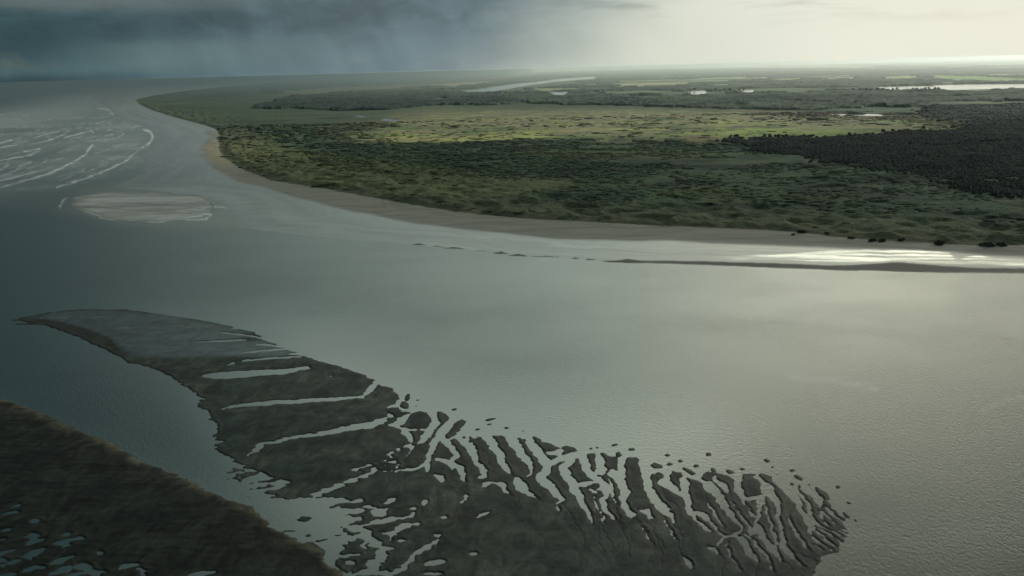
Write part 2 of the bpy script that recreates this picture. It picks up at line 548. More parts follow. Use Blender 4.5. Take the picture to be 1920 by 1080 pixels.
# silt: paler over the shoals along the beach and up the surf, dark in the channel
shoal = np.zeros(U.shape, np.float32)
edge_v = np.interp(U, [-400, 0, 111, 213, 362, 500, 640, 800, 1000, 1300, 2600], [396, 396, 398, 420, 432, 438, 446, 452, 470, 480, 500])
shoal = 1 - sst(Vj - edge_v, -8, 4)
silt = 0.36 * shoal * sst(V + .03 * U, 172, 215)
silt = np.maximum(silt, sst(U, 100, 1700) * 0.34)
silt = np.maximum(silt, 0.95 * blur(inpoly(Uj, Vj, [(105, 394), (150, 350), (235, 338), (300, 345), (440, 372), (460, 430), (360, 430), (213, 421)]), 4, 3))
silt += 0.22 * fbm(X, Y * 2, 220, 4, 77) * sst(U, 300, 900)
lee = inpoly(Uj, Vj, [(560, 640), (720, 700), (860, 760), (1000, 800), (1150, 822), (1320, 840), (1480, 868), (1600, 940), (1625, 1000),
                      (1560, 1100), (0, 1100), (480, 960), (400, 840), (330, 700), (60, 600), (250, 590), (440, 610)])
lee = blur(lee, 10, 3) * (1 - 0.85 * sst(U, 1280, 1560))
lag = blur(inpoly(Uj, Vj, [(440, 930), (620, 930), (700, 940), (690, 990), (640, 1040), (620, 1060), (560, 1000)]), 3, 2)
mudw = blur(inpoly(U, V, [(-300, 600), (0, 790), (300, 910), (480, 980), (600, 1100), (-300, 1300)]), 4, 2)
lee = np.maximum(lee, mudw)
silt = np.clip(np.maximum(silt, 0.75 * lee * sst(U, 420, 700)), 0, 1)
farsea = sst(V + 0.027 * U, 200, 165)
# streaks on the open water at the right (wind lines)
strk = np.zeros(U.shape, np.float32)
for pts, wd in (([(1330, 612), (1500, 606), (1640, 622), (1780, 640)], 7), ([(1640, 596), (1760, 612), (1920, 640)], 4),
                ([(1100, 600), (1250, 606), (1400, 600)], 5)):
    strk = np.maximum(strk, seg_soft(Uj, Vj, pts, wd))
calm = np.clip(np.maximum(lee * (0.98 - 0.5 * (1 - sst(U, 380, 620))), 1.1 * mudw) - 0.35 * strk + 0.6 * farsea, 0, 1)
Zw = 0.5 * foam * (Y > 1500)
foam = np.maximum(foam, 0.10 * seg_soft(Uj, Vj, [(1480, 706), (1560, 712), (1640, 728)], 4) + 0.07 * seg_soft(Uj, Vj, [(1840, 770), (1880, 755), (1930, 740)], 5))
silt = blur(silt, 3, 2); calm = blur(calm, 4, 2)
wat = np.stack([foam, silt, calm, strk], -1)
water = grid_mesh('water', X, Y, Zw, mat_water, {'wat': wat}, closed=True)
tag(water, 'grey green silty estuary water with surf at the left and calm channels round the bar', 'water', kind='structure')

# ------------------------------------------------------------------ land
dense = np.linspace(d2(-31), d2(31), 1300)
outer = np.concatenate([np.linspace(d2(-75), d2(-31), 30)[:-1], dense, np.linspace(d2(31), d2(75), 60)[1:]])
rr = np.concatenate([rings(1350, 5200, 0.0024)[:-1], rings(5200, 20000, 0.0055)[:-1], rings(20000, 105000, 0.02)])
X, Y = fan(rr, outer)
RR = np.hypot(X, Y)
U, V = project(X, Y, 0 * X)
farL = (vegTopW[-1][0] * 10 - 0, 100000.0)
jx, jy = fbm(X, Y, 28, 3, 3) * 7, fbm(X, Y, 28, 3, 4) * 7
polyV = [(p[0], p[1]) for p in vegW] + [(200000, 1200), (200000, 250000), (-20000 * 1.6, 250000)] + [p for p in reversed(vegTopW[1:])]
land = inpoly(X + jx, Y + jy, polyV)
jw = fbm(X, Y, 130, 4, 8) * 40 * sst(-U, -620, -380)
polyW = [(p[0], p[1]) for p in wlW] + [(200000, 900), (200000, 250000), (-60000, 250000), (wlW[0][0] * 6, wlW[0][1] * 6)]
beach = inpoly(X + 1.5 * jx + jw, Y + 1.5 * jy, polyW)
dv = dist_line(X + jx, Y + jy, vegW + []) 
dvt = dist_line(X, Y, vegTopW)
dwl = dist_line(X + 1.5 * jx, Y + 1.5 * jy, wlW)
dve = np.minimum(dv, dvt)


ZN = (2 * fbm(X, Y, 120, 4, 61), 2 * fbm(X, Y, 120, 4, 62))


def zone(poly, ju_=4.0, jv_=1.2, r=2):
    """soft 0..1 mask of an outline, its edge roughened with noise"""
    Uq = U + ju_ * ZN[0]; Vq = V + jv_ * ZN[1]
    return blur(inpoly(Uq, Vq, poly), r, 2)


dune_w = 30 + 1.0 * np.clip(RR - 1700, 0, 260)
hill = fbm(X, Y, 90, 5, 21, 0.55)
ridge = 1 - np.abs(fbm(X * 0.9 + Y * 0.25, Y * .8, 60, 3, 23, 0.45)) * 2.6
inland = sst(dve, 0, 260)
duneb = sst(dve, 2, 45) * (1 - 0.72 * sst(dve, 160, 620)) * (1 - 0.85 * sst(dve, 900, 1500))
zland = 2.5 + duneb * (3.5 + 7.0 * np.clip(ridge, -0.5, 1) + 5.0 * hill) + inland * 1.0
zland += 1.0 * fbm(X, Y, 14, 3, 25) * sst(dve, 5, 60)
zbeach = 2.5 * dwl / (dwl + dve + 1)
zsea = -np.minimum(0.03 * dwl, 4.0)
Z = np.where(land, zland, np.where(beach, zbeach, zsea))
Z = np.where(land & (Z < 1.5), 1.5, Z)

# colours (albedo)
def C3(r, g, b): return np.array([r, g, b], np.float32)


alb = np.zeros(X.shape + (3,), np.float32)
wet = np.zeros(X.shape, np.float32); veg = np.zeros(X.shape, np.float32)


def paint(mask, colr):
    global alb
    alb = alb * (1 - mask[..., None]) + mask[..., None] * colr


sandwet = C3(0.150, 0.152, 0.152); sanddry = C3(0.30, 0.285, 0.225)
alb[:] = sandwet
wet[:] = 0.82
DRY = [(392, 246), (398, 258), (383, 275), (380, 292), (402, 314), (450, 340), (556, 369), (640, 392), (760, 416), (900, 433),
       (1040, 447), (1200, 451), (1370, 456), (1600, 466), (1780, 472), (1860, 478), (1920, 480), (2100, 486), (2500, 492),
       (2500, 400), (1400, 380), (600, 320), (430, 250)]
dz = zone(DRY, 3, 1.5, 3)
paint(dz, sanddry); wet = wet * (1 - dz) + 0.08 * dz
m = zone([(1860, 470), (1780, 470), (1640, 460), (1500, 452), (1650, 466), (1780, 480), (1830, 486), (1925, 482), (2200, 490), (2200, 470)], 3, 1, 2)
paint(m * 0.5, C3(0.12, 0.115, 0.09))
# yellow patch of blown sand at the bend
m = zone([(378, 272), (408, 268), (412, 292), (432, 306), (425, 318), (396, 305), (380, 292)], 3, 1.5, 4)
paint(m * .8, C3(0.36, 0.31, 0.15))
# lilac wet band beside the surf
m = zone([(200, 200), (250, 228), (300, 245), (300, 262), (280, 300), (274, 330), (300, 340), (400, 330), (380, 260), (330, 235)], 4, 2, 8)
paint(m * .7, C3(0.13, 0.145, 0.185))
# wettest sand (a film of water, sky sheen painted in as paler colour) and the dark firm sand strip at the water's edge
mir = (0.85 + 0.3 * fbm(dwl, X * .1, 14, 3, 91)) * zone([(1575, 468), (1725, 470), (1785, 474), (1795, 486), (1812, 480), (1835, 478), (1860, 482), (1920, 484), (2200, 492),
            (2200, 508), (1920, 503), (1838, 501), (1760, 497), (1680, 492), (1600, 494), (1480, 490), (1380, 488), (1300, 480), (1450, 476)], 5, 1.2, 2)
m2 = zone([(1125, 489), (1330, 491), (1430, 493), (1560, 498), (1600, 498), (1680, 493), (1770, 500), (1850, 504), (2300, 510),
           (2300, 520), (1920, 512), (1740, 510), (1575, 506), (1387, 499), (1240, 494), (1143, 492)], 4, 0.8, 1)
wet = np.maximum(wet, mir * 1.22)
paint(mir * 0.5, C3(0.30, 0.30, 0.25))
for a, b, y0, hgt in ((776, 800, 457.5, 1.3), (806, 832, 461.5, 1.5), (838, 872, 464.5, 2.0), (890, 916, 469, 2.0), (926, 958, 474, 2.2),
                      (960, 992, 478, 2), (1000, 1056, 481, 2.6), (1062, 1086, 484, 2.2), (1092, 1118, 486, 3), (1136, 1215, 490, 3.4)):
    a += 9 * math.sin(a * 1.7); hgt *= 0.75 + 0.5 * math.sin(a * 2.3); y0 += 0.4 * math.sin(a)
    m2 = np.maximum(m2, inpoly(U + 3 * jx / 7, V + 0.9 * jy / 7, [(a, y0 + 1), ((a + b) / 2, y0 - hgt), (b, y0 + 2), ((a + b) / 2, y0 + hgt)]) * 1.0)
paint(m2, C3(0.095, 0.09, 0.072)); wet = wet * (1 - m2) + 0.25 * m2
Z += m2 * 0.5 * (~land)
# streaks on the wet beach
sk = fbm(X * 0.25 + Y * 0.05, Y + 0.15 * X, 30, 4, 88)
paint(sst(sk, 0.1, 0.5) * 0.35 * (~land), C3(0.20, 0.20, 0.19))
paint(sst(-sk, 0.1, 0.5) * 0.35 * (~land), C3(0.10, 0.105, 0.105))
sk2 = fbm(dwl * .8 + 16 * ZN[0], X * .05 + Y * .03, 22, 3, 89)
paint(sst(sk2, 0.0, 0.4) * 0.30 * (~land), C3(0.235, 0.235, 0.22)); paint(sst(-sk2, 0.05, 0.4) * 0.28 * (~land), C3(0.105, 0.11, 0.105))
wet = np.clip(wet * (1 + .07 * sk2), 0, 1.3)
# pale shoal with swirls, by the surf
sh = zone([(140, 380), (160, 368), (210, 362), (300, 362), (365, 368), (392, 380), (394, 400), (345, 410), (298, 417), (240, 416), (200, 411), (165, 398)], 9, 2.5, 6)
sw = 1.8 * fbm(X * 0.25 + 0.4 * Y + 60 * ZN[0], Y + 30 * ZN[1], 60, 4, 90)
paint(sh * np.clip(0.75 + 0.5 * sw, 0, 1), C3(0.52, 0.51, 0.46))
Z = np.where(land, Z, np.maximum(Z, sh * 0.9 - 0.25))
wet = np.where(sh > .3, wet * .5, wet)
fl = np.zeros(U.shape, np.float32)
for pts, wd, st_ in FOAM[-9:] + [([(160, 392), (200, 402), (260, 406), (330, 400), (380, 392)], 1.2, .7), ([(190, 380), (260, 376), (330, 380), (370, 388)], 1.0, .6), ([(330, 396), (360, 392), (392, 396)], 1.2, .9),
                                ([(300, 410), (350, 404), (392, 408)], 1.2, 1.0), ([(340, 412), (375, 408), (396, 400)], 1.0, .9), ([(175, 372), (230, 367), (300, 367)], 1.0, .7)]:
    fl = np.maximum(fl, st_ * np.clip(.35 + 1.6 * fbm(X, Y * .6, 70, 3, 94), 0, 1) * seg_soft(U + 2 * ZN[0], V + 1.5 * ZN[1], pts, wd * .9))
dk_ = np.zeros(U.shape, np.float32)
for pts in ([(180, 384), (240, 381), (300, 385), (350, 383), (385, 376)], [(340, 392), (370, 386), (385, 380)], [(160, 386), (210, 392), (280, 396), (340, 392)]):
    dk_ = np.maximum(dk_, seg_soft(U + 3 * ZN[0], V + 1.5 * ZN[1], pts, 1.6))
paint(dk_ * .4 * (sh > .2), C3(0.16, 0.16, 0.14)); paint(fl, C3(0.62, 0.62, 0.58))
for pl_ in ([(225, 346), (300, 345), (380, 352), (470, 372), (520, 392), (440, 384), (360, 366), (280, 358)], [(420, 384), (520, 398), (640, 424), (700, 440), (600, 430), (480, 406)]):
    paint(zone(pl_, 10, 3, 5) * np.clip(.5 + 1.2 * fbm(X * .3 + .3 * Y, Y, 50, 4, 93), 0, 1), C3(0.27, 0.27, 0.26))

# vegetation colours
L = land.astype(np.float32)
g1 = fbm(X, Y, 160, 5, 51); g2 = fbm(X, Y, 45, 4, 52); g3 = fbm(X, Y * 0.6, 600, 4, 53)
vcol = C3(0.047, 0.084, 0.042) * (1 + 0.95 * g1[..., None]) * np.ones_like(alb)
brn = sst(g2 + 0.6 * g1, 0.05, 0.5)[..., None] * 0.6
vcol = vcol * (1 - brn) + brn * C3(0.12, 0.125, 0.05)
dune = (1 - sst(dve, 60, 330))[..., None]
vcol = vcol * (1 - 0.75 * dune) + 0.75 * dune * (C3(0.125, 0.132, 0.070) * (1 + 0.45 * g2[..., None]))
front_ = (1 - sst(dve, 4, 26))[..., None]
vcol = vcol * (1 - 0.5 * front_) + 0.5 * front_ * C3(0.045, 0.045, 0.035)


def vp(mask, colr, k=1.0):
    global vcol
    mm = (mask * k)[..., None]
    vcol = vcol * (1 - mm) + mm * colr


gold = zone([(415, 292), (430, 262), (500, 275), (600, 290), (760, 310), (900, 330), (1100, 345), (1000, 372), (760, 372), (560, 340), (450, 312)], 20, 6, 8)
vp(gold, C3(0.185, 0.20, 0.075), 0.55)
MEAD = [(640, 262), (700, 240), (740, 226), (790, 205), (960, 203), (1200, 207), (1350, 211), (1560, 217), (1740, 224), (1810, 243),
        (1760, 250), (1640, 254), (1500, 262), (1370, 266), (1200, 270), (1050, 264), (900, 269), (740, 272)]
mead = zone(MEAD, 45, 3.5, 7)
tan = C3(0.29, 0.25, 0.15); grn = C3(0.27, 0.37, 0.085); ylw = C3(0.52, 0.52, 0.17); olv = C3(0.135, 0.165, 0.075)
vp(mead, olv, 0.9)
band_t = sst(V + 6 * g3, 200, 210) * (1 - sst(V + 8 * g3, 232, 244))
vp(mead * band_t, tan, 0.75)
sg = fbm(X * 0.35, Y, 150, 5, 57)
vp(mead * sst(sg, -0.1, 0.4), grn, 0.6)
G1 = zone([(700, 266), (735, 255), (900, 255), (1000, 248), (1100, 241), (1250, 232), (1380, 228), (1400, 236), (1250, 243), (1120, 250), (1000, 262), (880, 268), (740, 271)], 14, 2, 3)
G2 = zone([(1240, 236), (1400, 231), (1560, 234), (1700, 240), (1798, 243), (1800, 247), (1720, 250), (1640, 252), (1500, 260), (1390, 264), (1250, 254), (1380, 246)], 12, 2, 2)
vp(G1, ylw * .9, 0.8); vp(G2, grn * 1.05, 0.85)
vp(np.maximum(G1, G2) * sst(g2, 0.0, .5), ylw, 0.55)
vp(mead * sst(fbm(X * .4, Y * .6, 90, 5, 58), 0.12, 0.40), C3(0.05, 0.075, 0.04), 0.8)
vp(mead * sst(fbm(X * .5, Y * .4, 130, 4, 59), 0.10, 0.40), tan, 0.7)
vp(mead * sst(fbm(X, Y * .4, 38, 4, 60), 0.12, 0.40), C3(0.08, 0.11, 0.05), 0.5)
vp(mead * sst(-fbm(X, Y * .4, 38, 4, 60), 0.20, 0.45), C3(0.36, 0.38, 0.13), 0.5)
for pl_, cc, k in (([(560, 240), (700, 222), (760, 224), (700, 248), (600, 262)], C3(0.085, 0.09, 0.045), .6),
                   ([(470, 218), (700, 206), (1000, 199), (1200, 203), (780, 214), (640, 228)], C3(0.08, 0.10, 0.055), .6),
                   ([(1280, 255), (1380, 258), (1360, 268), (1270, 268)], C3(0.24, 0.16, 0.09), .6),
                   ([(930, 285), (1240, 280), (1400, 288), (1300, 300), (1000, 298)], C3(0.15, 0.16, 0.05), .45),
                   ([(1210, 365), (1380, 356), (1420, 364), (1230, 374)], C3(0.11, 0.14, 0.035), .8),
                   ([(1440, 372), (1560, 374), (1560, 384), (1440, 382)], C3(0.10, 0.12, 0.035), .7)):
    vp(zone(pl_, 12, 3, 4), cc, k)
# far country: dark woods with pale fields, streaked by distance
far = sst(210 - V + 5 * ZN[0] + 5 * g3, 0, 22)
fk = fbm(X * 0.6, Y * 0.5, 900, 5, 71)
vp(far, C3(0.055, 0.085, 0.05), 0.9)
fk2 = fbm(X * 0.35, Y * 0.55, 700, 4, 75)
vp(far * sst(fk, 0.12, 0.4), C3(0.15, 0.20, 0.08), 0.8)
vp(far * sst(fk2, 0.08, 0.22) * sst(U, 900, 1150) * sst(165 - V, 0, 8), C3(0.34, 0.42, 0.20), 0.85)
vp(far * sst(-fk2, 0.05, 0.2) * sst(165 - V, 0, 8), C3(0.018, 0.035, 0.034), 0.9)
vfar = sst(136 - V - 0.0 * U - 0.0, 0, 12)
vp(vfar * sst(fbm(X * .25, Y * 0.35, 1200, 4, 72), -0.1, 0.25), C3(0.30, 0.38, 0.20), 0.85)
fl_ = zone([(254, 187), (345, 171), (520, 160), (720, 158), (700, 205), (640, 222), (560, 240), (480, 236), (420, 246), (340, 222)], 12, 2, 6)
vp(fl_, C3(0.050, 0.078, 0.046), .8)
vp(fl_ * sst(fbm(X * .35, Y * .5, 260, 5, 73), -.05, .3), C3(0.014, 0.030, 0.028), .85)
vp(fl_ * sst(-fbm(X * .35, Y * .5, 200, 5, 74), .1, .4), C3(0.10, 0.12, 0.065), .6)
FIELDS = [([(1165, 159), (1180, 156), (1290, 155), (1290, 160), (1200, 163), (1165, 163)], C3(.42, .40, .22)),
          ([(1435, 150), (1500, 147), (1505, 151), (1445, 153)], C3(.30, .42, .12)),
          ([(1526, 147), (1600, 145), (1604, 149), (1540, 150)], C3(.36, .44, .16)),
          ([(1652, 143), (1716, 143), (1720, 147), (1660, 148)], C3(.38, .46, .18)),
          ([(1745, 142), (1830, 143), (1920, 148), (1990, 150), (1980, 154), (1800, 153), (1764, 150)], C3(.28, .42, .12)),
          ([(1000, 127), (1200, 123), (1210, 126), (1010, 130)], C3(.2, .24, .14)),
          ([(1270, 126), (1500, 122), (1640, 124), (1640, 127), (1400, 128), (1280, 129)], C3(.40, .46, .22)),
          ([(800, 160), (900, 153), (930, 154), (840, 163)], C3(.30, .27, .17)),
          ([(1000, 166), (1080, 166), (1085, 169), (1010, 171)], C3(.30, .30, .15)),
          ([(930, 162), (1050, 152), (1100, 156), (1000, 166), (900, 171)], C3(.12, .14, .07)),
          ([(520, 172), (640, 163), (800, 160), (700, 170), (560, 177)], C3(.13, .14, .09)),
          ([(1320, 206), (1560, 212), (1740, 222), (1700, 226), (1500, 218)], C3(.16, .13, .08))]
for pl_, cc in FIELDS:
    vp(zone(pl_, 6, 0.7, 1), cc, 0.9)
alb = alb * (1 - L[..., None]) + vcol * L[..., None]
wet = wet * (1 - L); veg = L * 1.0
# bare sand blow-outs in the front dunes
bo = L * (1 - sst(dve, 20, 120)) * sst(fbm(X, Y, 22, 3, 95), 0.35, 0.55)
alb = alb * (1 - 0.5 * bo[..., None]) + 0.5 * bo[..., None] * C3(0.2, 0.18, 0.13)

# inland waters lie in hollows of the land: river, lakes and ponds, as one level sheet each
PONDS = {
    'river': [(868, 171), (900, 167), (935, 162), (960, 158), (1005, 154), (1050, 148), (1112, 144), (1120, 147), (1080, 150), (1030, 155), (985, 162), (950, 168), (925, 173), (880, 173)],
    'lake': [(1752, 161), (1800, 159), (1860, 158), (2100, 158), (2100, 168), (1900, 166), (1840, 168), (1780, 169), (1755, 166)],
    'lake_arm': [(1640, 164), (1700, 162), (1752, 162), (1753, 167), (1700, 168), (1678, 169), (1650, 166)],
    'pond_a': [(1290, 171), (1322, 170), (1325, 177), (1300, 179), (1291, 176)],
    'pond_b': [(1556, 215.0), (1600, 214.6), (1650, 215.4), (1656, 218), (1600, 218), (1560, 217.6)],
    'pond_c': [(1696, 216), (1712, 215.6), (1722, 217), (1712, 218.6), (1698, 218.6)],
    'pond_d': [(664, 219), (674, 217), (688, 219), (678, 221)],
    'pond_e': [(712, 224), (728, 223), (748, 227), (738, 228.5), (720, 227)],
    'pond_f': [(1032, 174), (1062, 172), (1064, 177), (1050, 179), (1036, 177)],
    'pond_g': [(1392, 170), (1412, 169), (1413, 173), (1394, 174)],
    'pond_h': [(814, 186), (834, 185), (836, 187), (818, 188)],
}
pm = np.zeros(U.shape, bool)
for k_, pl_ in PONDS.items():
    pm |= inpoly(U + 0.5 * ZN[0], V + 0.2 * ZN[1], pl_)
pmb = blur(pm, 1, 1)

# distant woods: canopy raised above the land, as one wood mesh; the ground keeps its own sheet
farw = sst(-fk, -0.22, -0.05) * sst(RR, 5600, 6200) * sst(V, 118, 126) * L
farw *= (V < 176) * sst(U, 420, 560)
WOODS = [[(470, 203), (490, 196), (540, 183), (640, 175), (720, 173), (840, 172), (923, 177), (990, 190), (960, 197), (840, 198), (767, 202), (740, 207), (640, 209), (560, 205), (510, 206)],
         [(940, 178), (1030, 180), (1100, 178), (1300, 180), (1560, 175), (1700, 171), (1920, 170), (2200, 170), (2200, 190), (1740, 192), (1500, 200), (1360, 205), (1200, 200), (1000, 196)],
         [(1530, 190), (1660, 186), (1742, 190), (1742, 203), (1650, 202), (1560, 208), (1440, 207), (1300, 204), (1400, 198)],
         [(860, 146), (960, 138), (1100, 132), (1400, 128), (1420, 140), (1200, 146), (1120, 144), (1050, 146), (900, 160), (820, 158)],
         [(1400, 133), (1920, 128), (2200, 128), (2200, 140), (1740, 141), (1500, 144), (1400, 146)],
         [(1480, 152), (1600, 151), (1760, 150), (1770, 158), (1700, 161), (1560, 163), (1460, 162)]]
wd_ = np.zeros(U.shape, np.float32)
for i, pl_ in enumerate(WOODS):
    wd_ = np.maximum(wd_, zone(pl_, 8, 1.2, 1))
for nm in ('lake', 'lake_arm', 'river', 'pond_a', 'pond_f'):
    pass
field_m = np.zeros(U.shape, np.float32)
for pl_, cc in FIELDS:
    field_m = np.maximum(field_m, zone(pl_, 6, 0.7, 1))
wood = np.maximum(wd_, farw * 0.9) * (1 - sst(field_m, 0.2, 0.6))
wood *= (1 - sst(blur(pm, 2, 1), 0.02, 0.3))
# leave the near side of the waters open so that the water shows over the canopy
opn = np.zeros(U.shape, np.float32)
for nm, pl_ in PONDS.items():
    sh_ = [(a, b + 2.5) for a, b in pl_]
    opn = np.maximum(opn, inpoly(U, V, sh_).astype(np.float32))
wood *= 1 - opn
crown_n = 0.45 * fbm(X, Y, 30, 2, 101) + 0.8 * fbm(X, Y, 85, 3, 102) + 0.9 * fbm(X, Y, 260, 3, 103)
wood *= sst(fbm(X * .5, Y * .35, 420, 4, 104), -0.42, -0.30)
Zwood = Z + np.where(wood > 0.45, 15 + 16 * crown_n, -14)
Z = np.where(blur(pm, 1, 1) > 0.01, 2.6, Z)
Z = Z - 0.0

prm = np.stack([wet, veg, 0 * wet, 1 + 0 * wet], -1)
alb4 = np.concatenate([alb, np.ones(alb.shape[:2] + (1,), np.float32)], -1)
land_o = grid_mesh('ground', X, Y, Z, mat_land, {'alb': alb4, 'prm': prm}, keep=(Z > -1.5))
tag(land_o, 'sandy beach, dunes and green lowland running back to the horizon', 'ground', kind='structure')
wd0 = zone(WOODS[0], 10, 1.5, 3)
dkn = fbm(X * .5, Y * .4, 700, 4, 107)
tone = np.clip(1.0 - 0.62 * wd0 - 0.5 * sst(dkn, 0.05, 0.3), 0.25, 1)
wood_alb = np.stack([tone, tone, tone, np.ones_like(tone)], -1)
wood_o = grid_mesh('distant_woods', X, Y, Zwood, mat_wood, {'alb': wood_alb}, keep=(wood > 0.45))
tag(wood_o, 'blue green belts of distant woodland between pale fields, below the horizon', 'woodland', kind='stuff')

mat_lake, N = new_mat('lake_water')
finish(N, (0.05, 0.06, 0.055), 0.12, bump(N, N.noise(pos(N), 0.3), 0.05, 0.4), ior=1.34)
nlab = {'river': ('river', 'broad pale river bending through the far woods'),
        'lake': ('lake', 'long bright silver lake at the right edge below the horizon')}
for k_, pl_ in PONDS.items():
    pts = [to_ground(a, b, 1.6) for a, b in pl_]
    n = len(pts)
    cx = sum(p[0] for p in pts) / n; cy = sum(p[1] for p in pts) / n
    # finer, slightly uneven shoreline
    fine = []
    for i in range(n):
        a, b = pts[i], pts[(i + 1) % n]
        ln = math.hypot(b[0] - a[0], b[1] - a[1])
        for j in range(4):
            s_ = j / 4
            fine.append((a[0] + (b[0] - a[0]) * s_ + random.uniform(-.02, .02) * ln, a[1] + (b[1] - a[1]) * s_ + random.uniform(-.02, .02) * ln))
    me = bpy.data.meshes.new('pond')
    me.from_pydata([(x, y, 4.4) for x, y in fine], [], [list(range(len(fine)))[::-1]])
    me.materials.append(mat_lake); me.update()
    if me.polygons[0].normal.z < 0: me.flip_normals()
    nm, lb = nlab.get(k_, ('lake' if 'arm' in k_ else 'pond', 'still silver inland water lying in low land'))
    o = bpy.data.objects.new(nm, me); C.objects.link(o)
    tag(o, lb, 'water', kind='structure')


def ground_z(xs, ys):
    """height of the ground sheet at points (nearest sample)"""
    a = np.arctan2(xs, ys); r = np.hypot(xs, ys)
    i = np.clip(np.searchsorted(rr, r), 0, len(rr) - 1)
    j = np.clip(np.searchsorted(outer, a), 0, len(outer) - 1)
    return i, j


# ------------------------------------------------------------------ clumps of foliage as lumpy domes
def domes(name, xs, ys, zs, rad, hgt, mat, seg=7, tall=False, colr=None, lump=0.3):
    n = len(xs)
    prof = [(1.0, 0.0), (0.95, 0.42), (0.6, 0.84)] if not tall else [(0.8, 0.0), (1.0, 0.3), (0.88, 0.62), (0.55, 0.88)]
    k = len(prof)
    nv = k * seg + 1
    th = rng.uniform(0, 6.28, (n, 1, 1)) + (np.arange(seg) * 2 * math.pi / seg)[None, None, :]
    pr = np.array(prof)
    rad_ = rad[:, None, None] * pr[None, :, 0, None] * (1 + lump * rng.uniform(-1, 1, (n, k, seg)))
    st = (rng.uniform(0.75, 1.35, n) if tall else rng.uniform(1.0, 2.3, n))[:, None, None]
    px = xs[:, None, None] + rad_ * np.cos(th) * st
    py = ys[:, None, None] + rad_ * np.sin(th)
    pz = zs[:, None, None] + hgt[:, None, None] * (pr[None, :, 1, None] + 0.18 * rng.uniform(-1, 1, (n, k, seg)) * (pr[None, :, 1, None] > 0))
    co = np.zeros((n, nv, 3), np.float32)
    co[:, :-1, 0] = px.reshape(n, -1); co[:, :-1, 1] = py.reshape(n, -1); co[:, :-1, 2] = pz.reshape(n, -1)
    co[:, -1] = np.stack([xs, ys, zs + hgt], -1)
    fs = []
    for a in range(k - 1):
        for s_ in range(seg):
            s2 = (s_ + 1) % seg
            fs += [(a * seg + s_, a * seg + s2, (a + 1) * seg + s2), (a * seg + s_, (a + 1) * seg + s2, (a + 1) * seg + s_)]
    for s_ in range(seg):
        fs.append(((k - 1) * seg + s_, (k - 1) * seg + (s_ + 1) % seg, nv - 1))
    fs = np.array(fs)
    faces = (fs[None] + (np.arange(n) * nv)[:, None, None]).reshape(-1, 3)
    at = None
    if colr is not None:
        cc = np.repeat(np.concatenate([colr, np.ones((n, 1))], 1)[:, None, :], nv, 1)
        at = {'alb': cc.reshape(-1, 4)}
    return raw_mesh(name, co.reshape(-1, 3), faces, mat, at, smooth=True)


def scatter(n, r0, r1, a0=-29, a1=29):
    a = np.radians(rng.uniform(a0, a1, n))
    r = np.sqrt(rng.uniform(r0 * r0, r1 * r1, n))
    return r * np.sin(a), r * np.cos(a)


# scrub and marram hummocks
xs, ys = scatter(150000, 1650, 6800)
i, j = ground_z(xs, ys)
keepm = land[i, j] & (rng.uniform(0.05, 1, len(xs)) > mead[i, j] * 0.965) & (V[i, j] > 208) & (~pm[i, j])
FOR = [(1368, 265), (1440, 261), (1560, 261), (1640, 257), (1720, 253), (1800, 248), (1830, 232), (1760, 226), (1740, 215), (1760, 200), (1850, 193), (1920, 190),
       (2300, 190), (2400, 380), (1920, 374), (1815, 362), (1762, 345), (1657, 322), (1560, 305), (1455, 287)]
uu, vv = U[i, j], V[i, j]
inf = inpoly(uu, vv + 4, FOR)
dens = (0.62 + 1.0 * fbm(xs, ys, 110, 3, 120) + 1.3 * fbm(xs, ys, 420, 3, 121)) * (0.10 + 0.90 * sst(dve[i, j], 150, 420))
keepm &= ~inf & (rng.uniform(0, 1, len(xs)) < dens) & (dve[i, j] > 6)
xs, ys, i, j = xs[keepm], ys[keepm], i[keepm], j[keepm]
dd = dve[i, j]
sz = rng.gamma(3.0, 1.15, len(xs)) + 1.4
sz *= np.clip(np.hypot(xs, ys) / 3200, 0.8, 1.7)
cc = alb[i, j] * rng.uniform(0.6, 1.2, (len(xs), 1)) * np.where(dd[:, None] < 250, 0.95, 0.85)
print('scrub clumps', len(xs))
sc_o = domes('scrub', xs, ys, Z[i, j] - 0.6, sz, sz * rng.uniform(0.25, 0.65, len(xs)), mat_scrub, colr=cc)
tag(sc_o, 'low dark scrub and tussock clumps covering the dunes and lowland', 'scrub', kind='stuff')

# the dark plantation at the right
xs, ys = scatter(150000, 2300, 7500, 5, 31)
i, j = ground_z(xs, ys)
uu, vv = project(xs, ys, np.zeros(len(xs)))
k = inpoly(uu + 34 * fbm(xs, ys, 150, 3, 5) + rng.normal(0, 9, len(xs)), vv + 6 * fbm(xs, ys, 150, 3, 6) + rng.normal(0, 2.4, len(xs)), FOR)
xs, ys, i, j, uu, vv = xs[k], ys[k], i[k], j[k], uu[k], vv[k]
gapn = fbm(xs, ys, 260, 3, 140)
k = (gapn < 0.62)
xs, ys, i, j = xs[k], ys[k], i[k], j[k]
sz = rng.uniform(4.2, 8.0, len(xs)) * np.clip(np.hypot(xs, ys) / 3500, 0.8, 1.8)
hg = rng.uniform(6, 10.5, len(xs)) * (1 + 0.9 * fbm(xs, ys, 110, 3, 141))
print('forest crowns', len(xs))
f_o = domes('pine_forest', xs, ys, Z[i, j], sz, hg, mat_pine, tall=True, seg=6)
tag(f_o, 'dark mass of pine forest reaching in from the right edge beside the bright meadow', 'forest', kind='stuff')


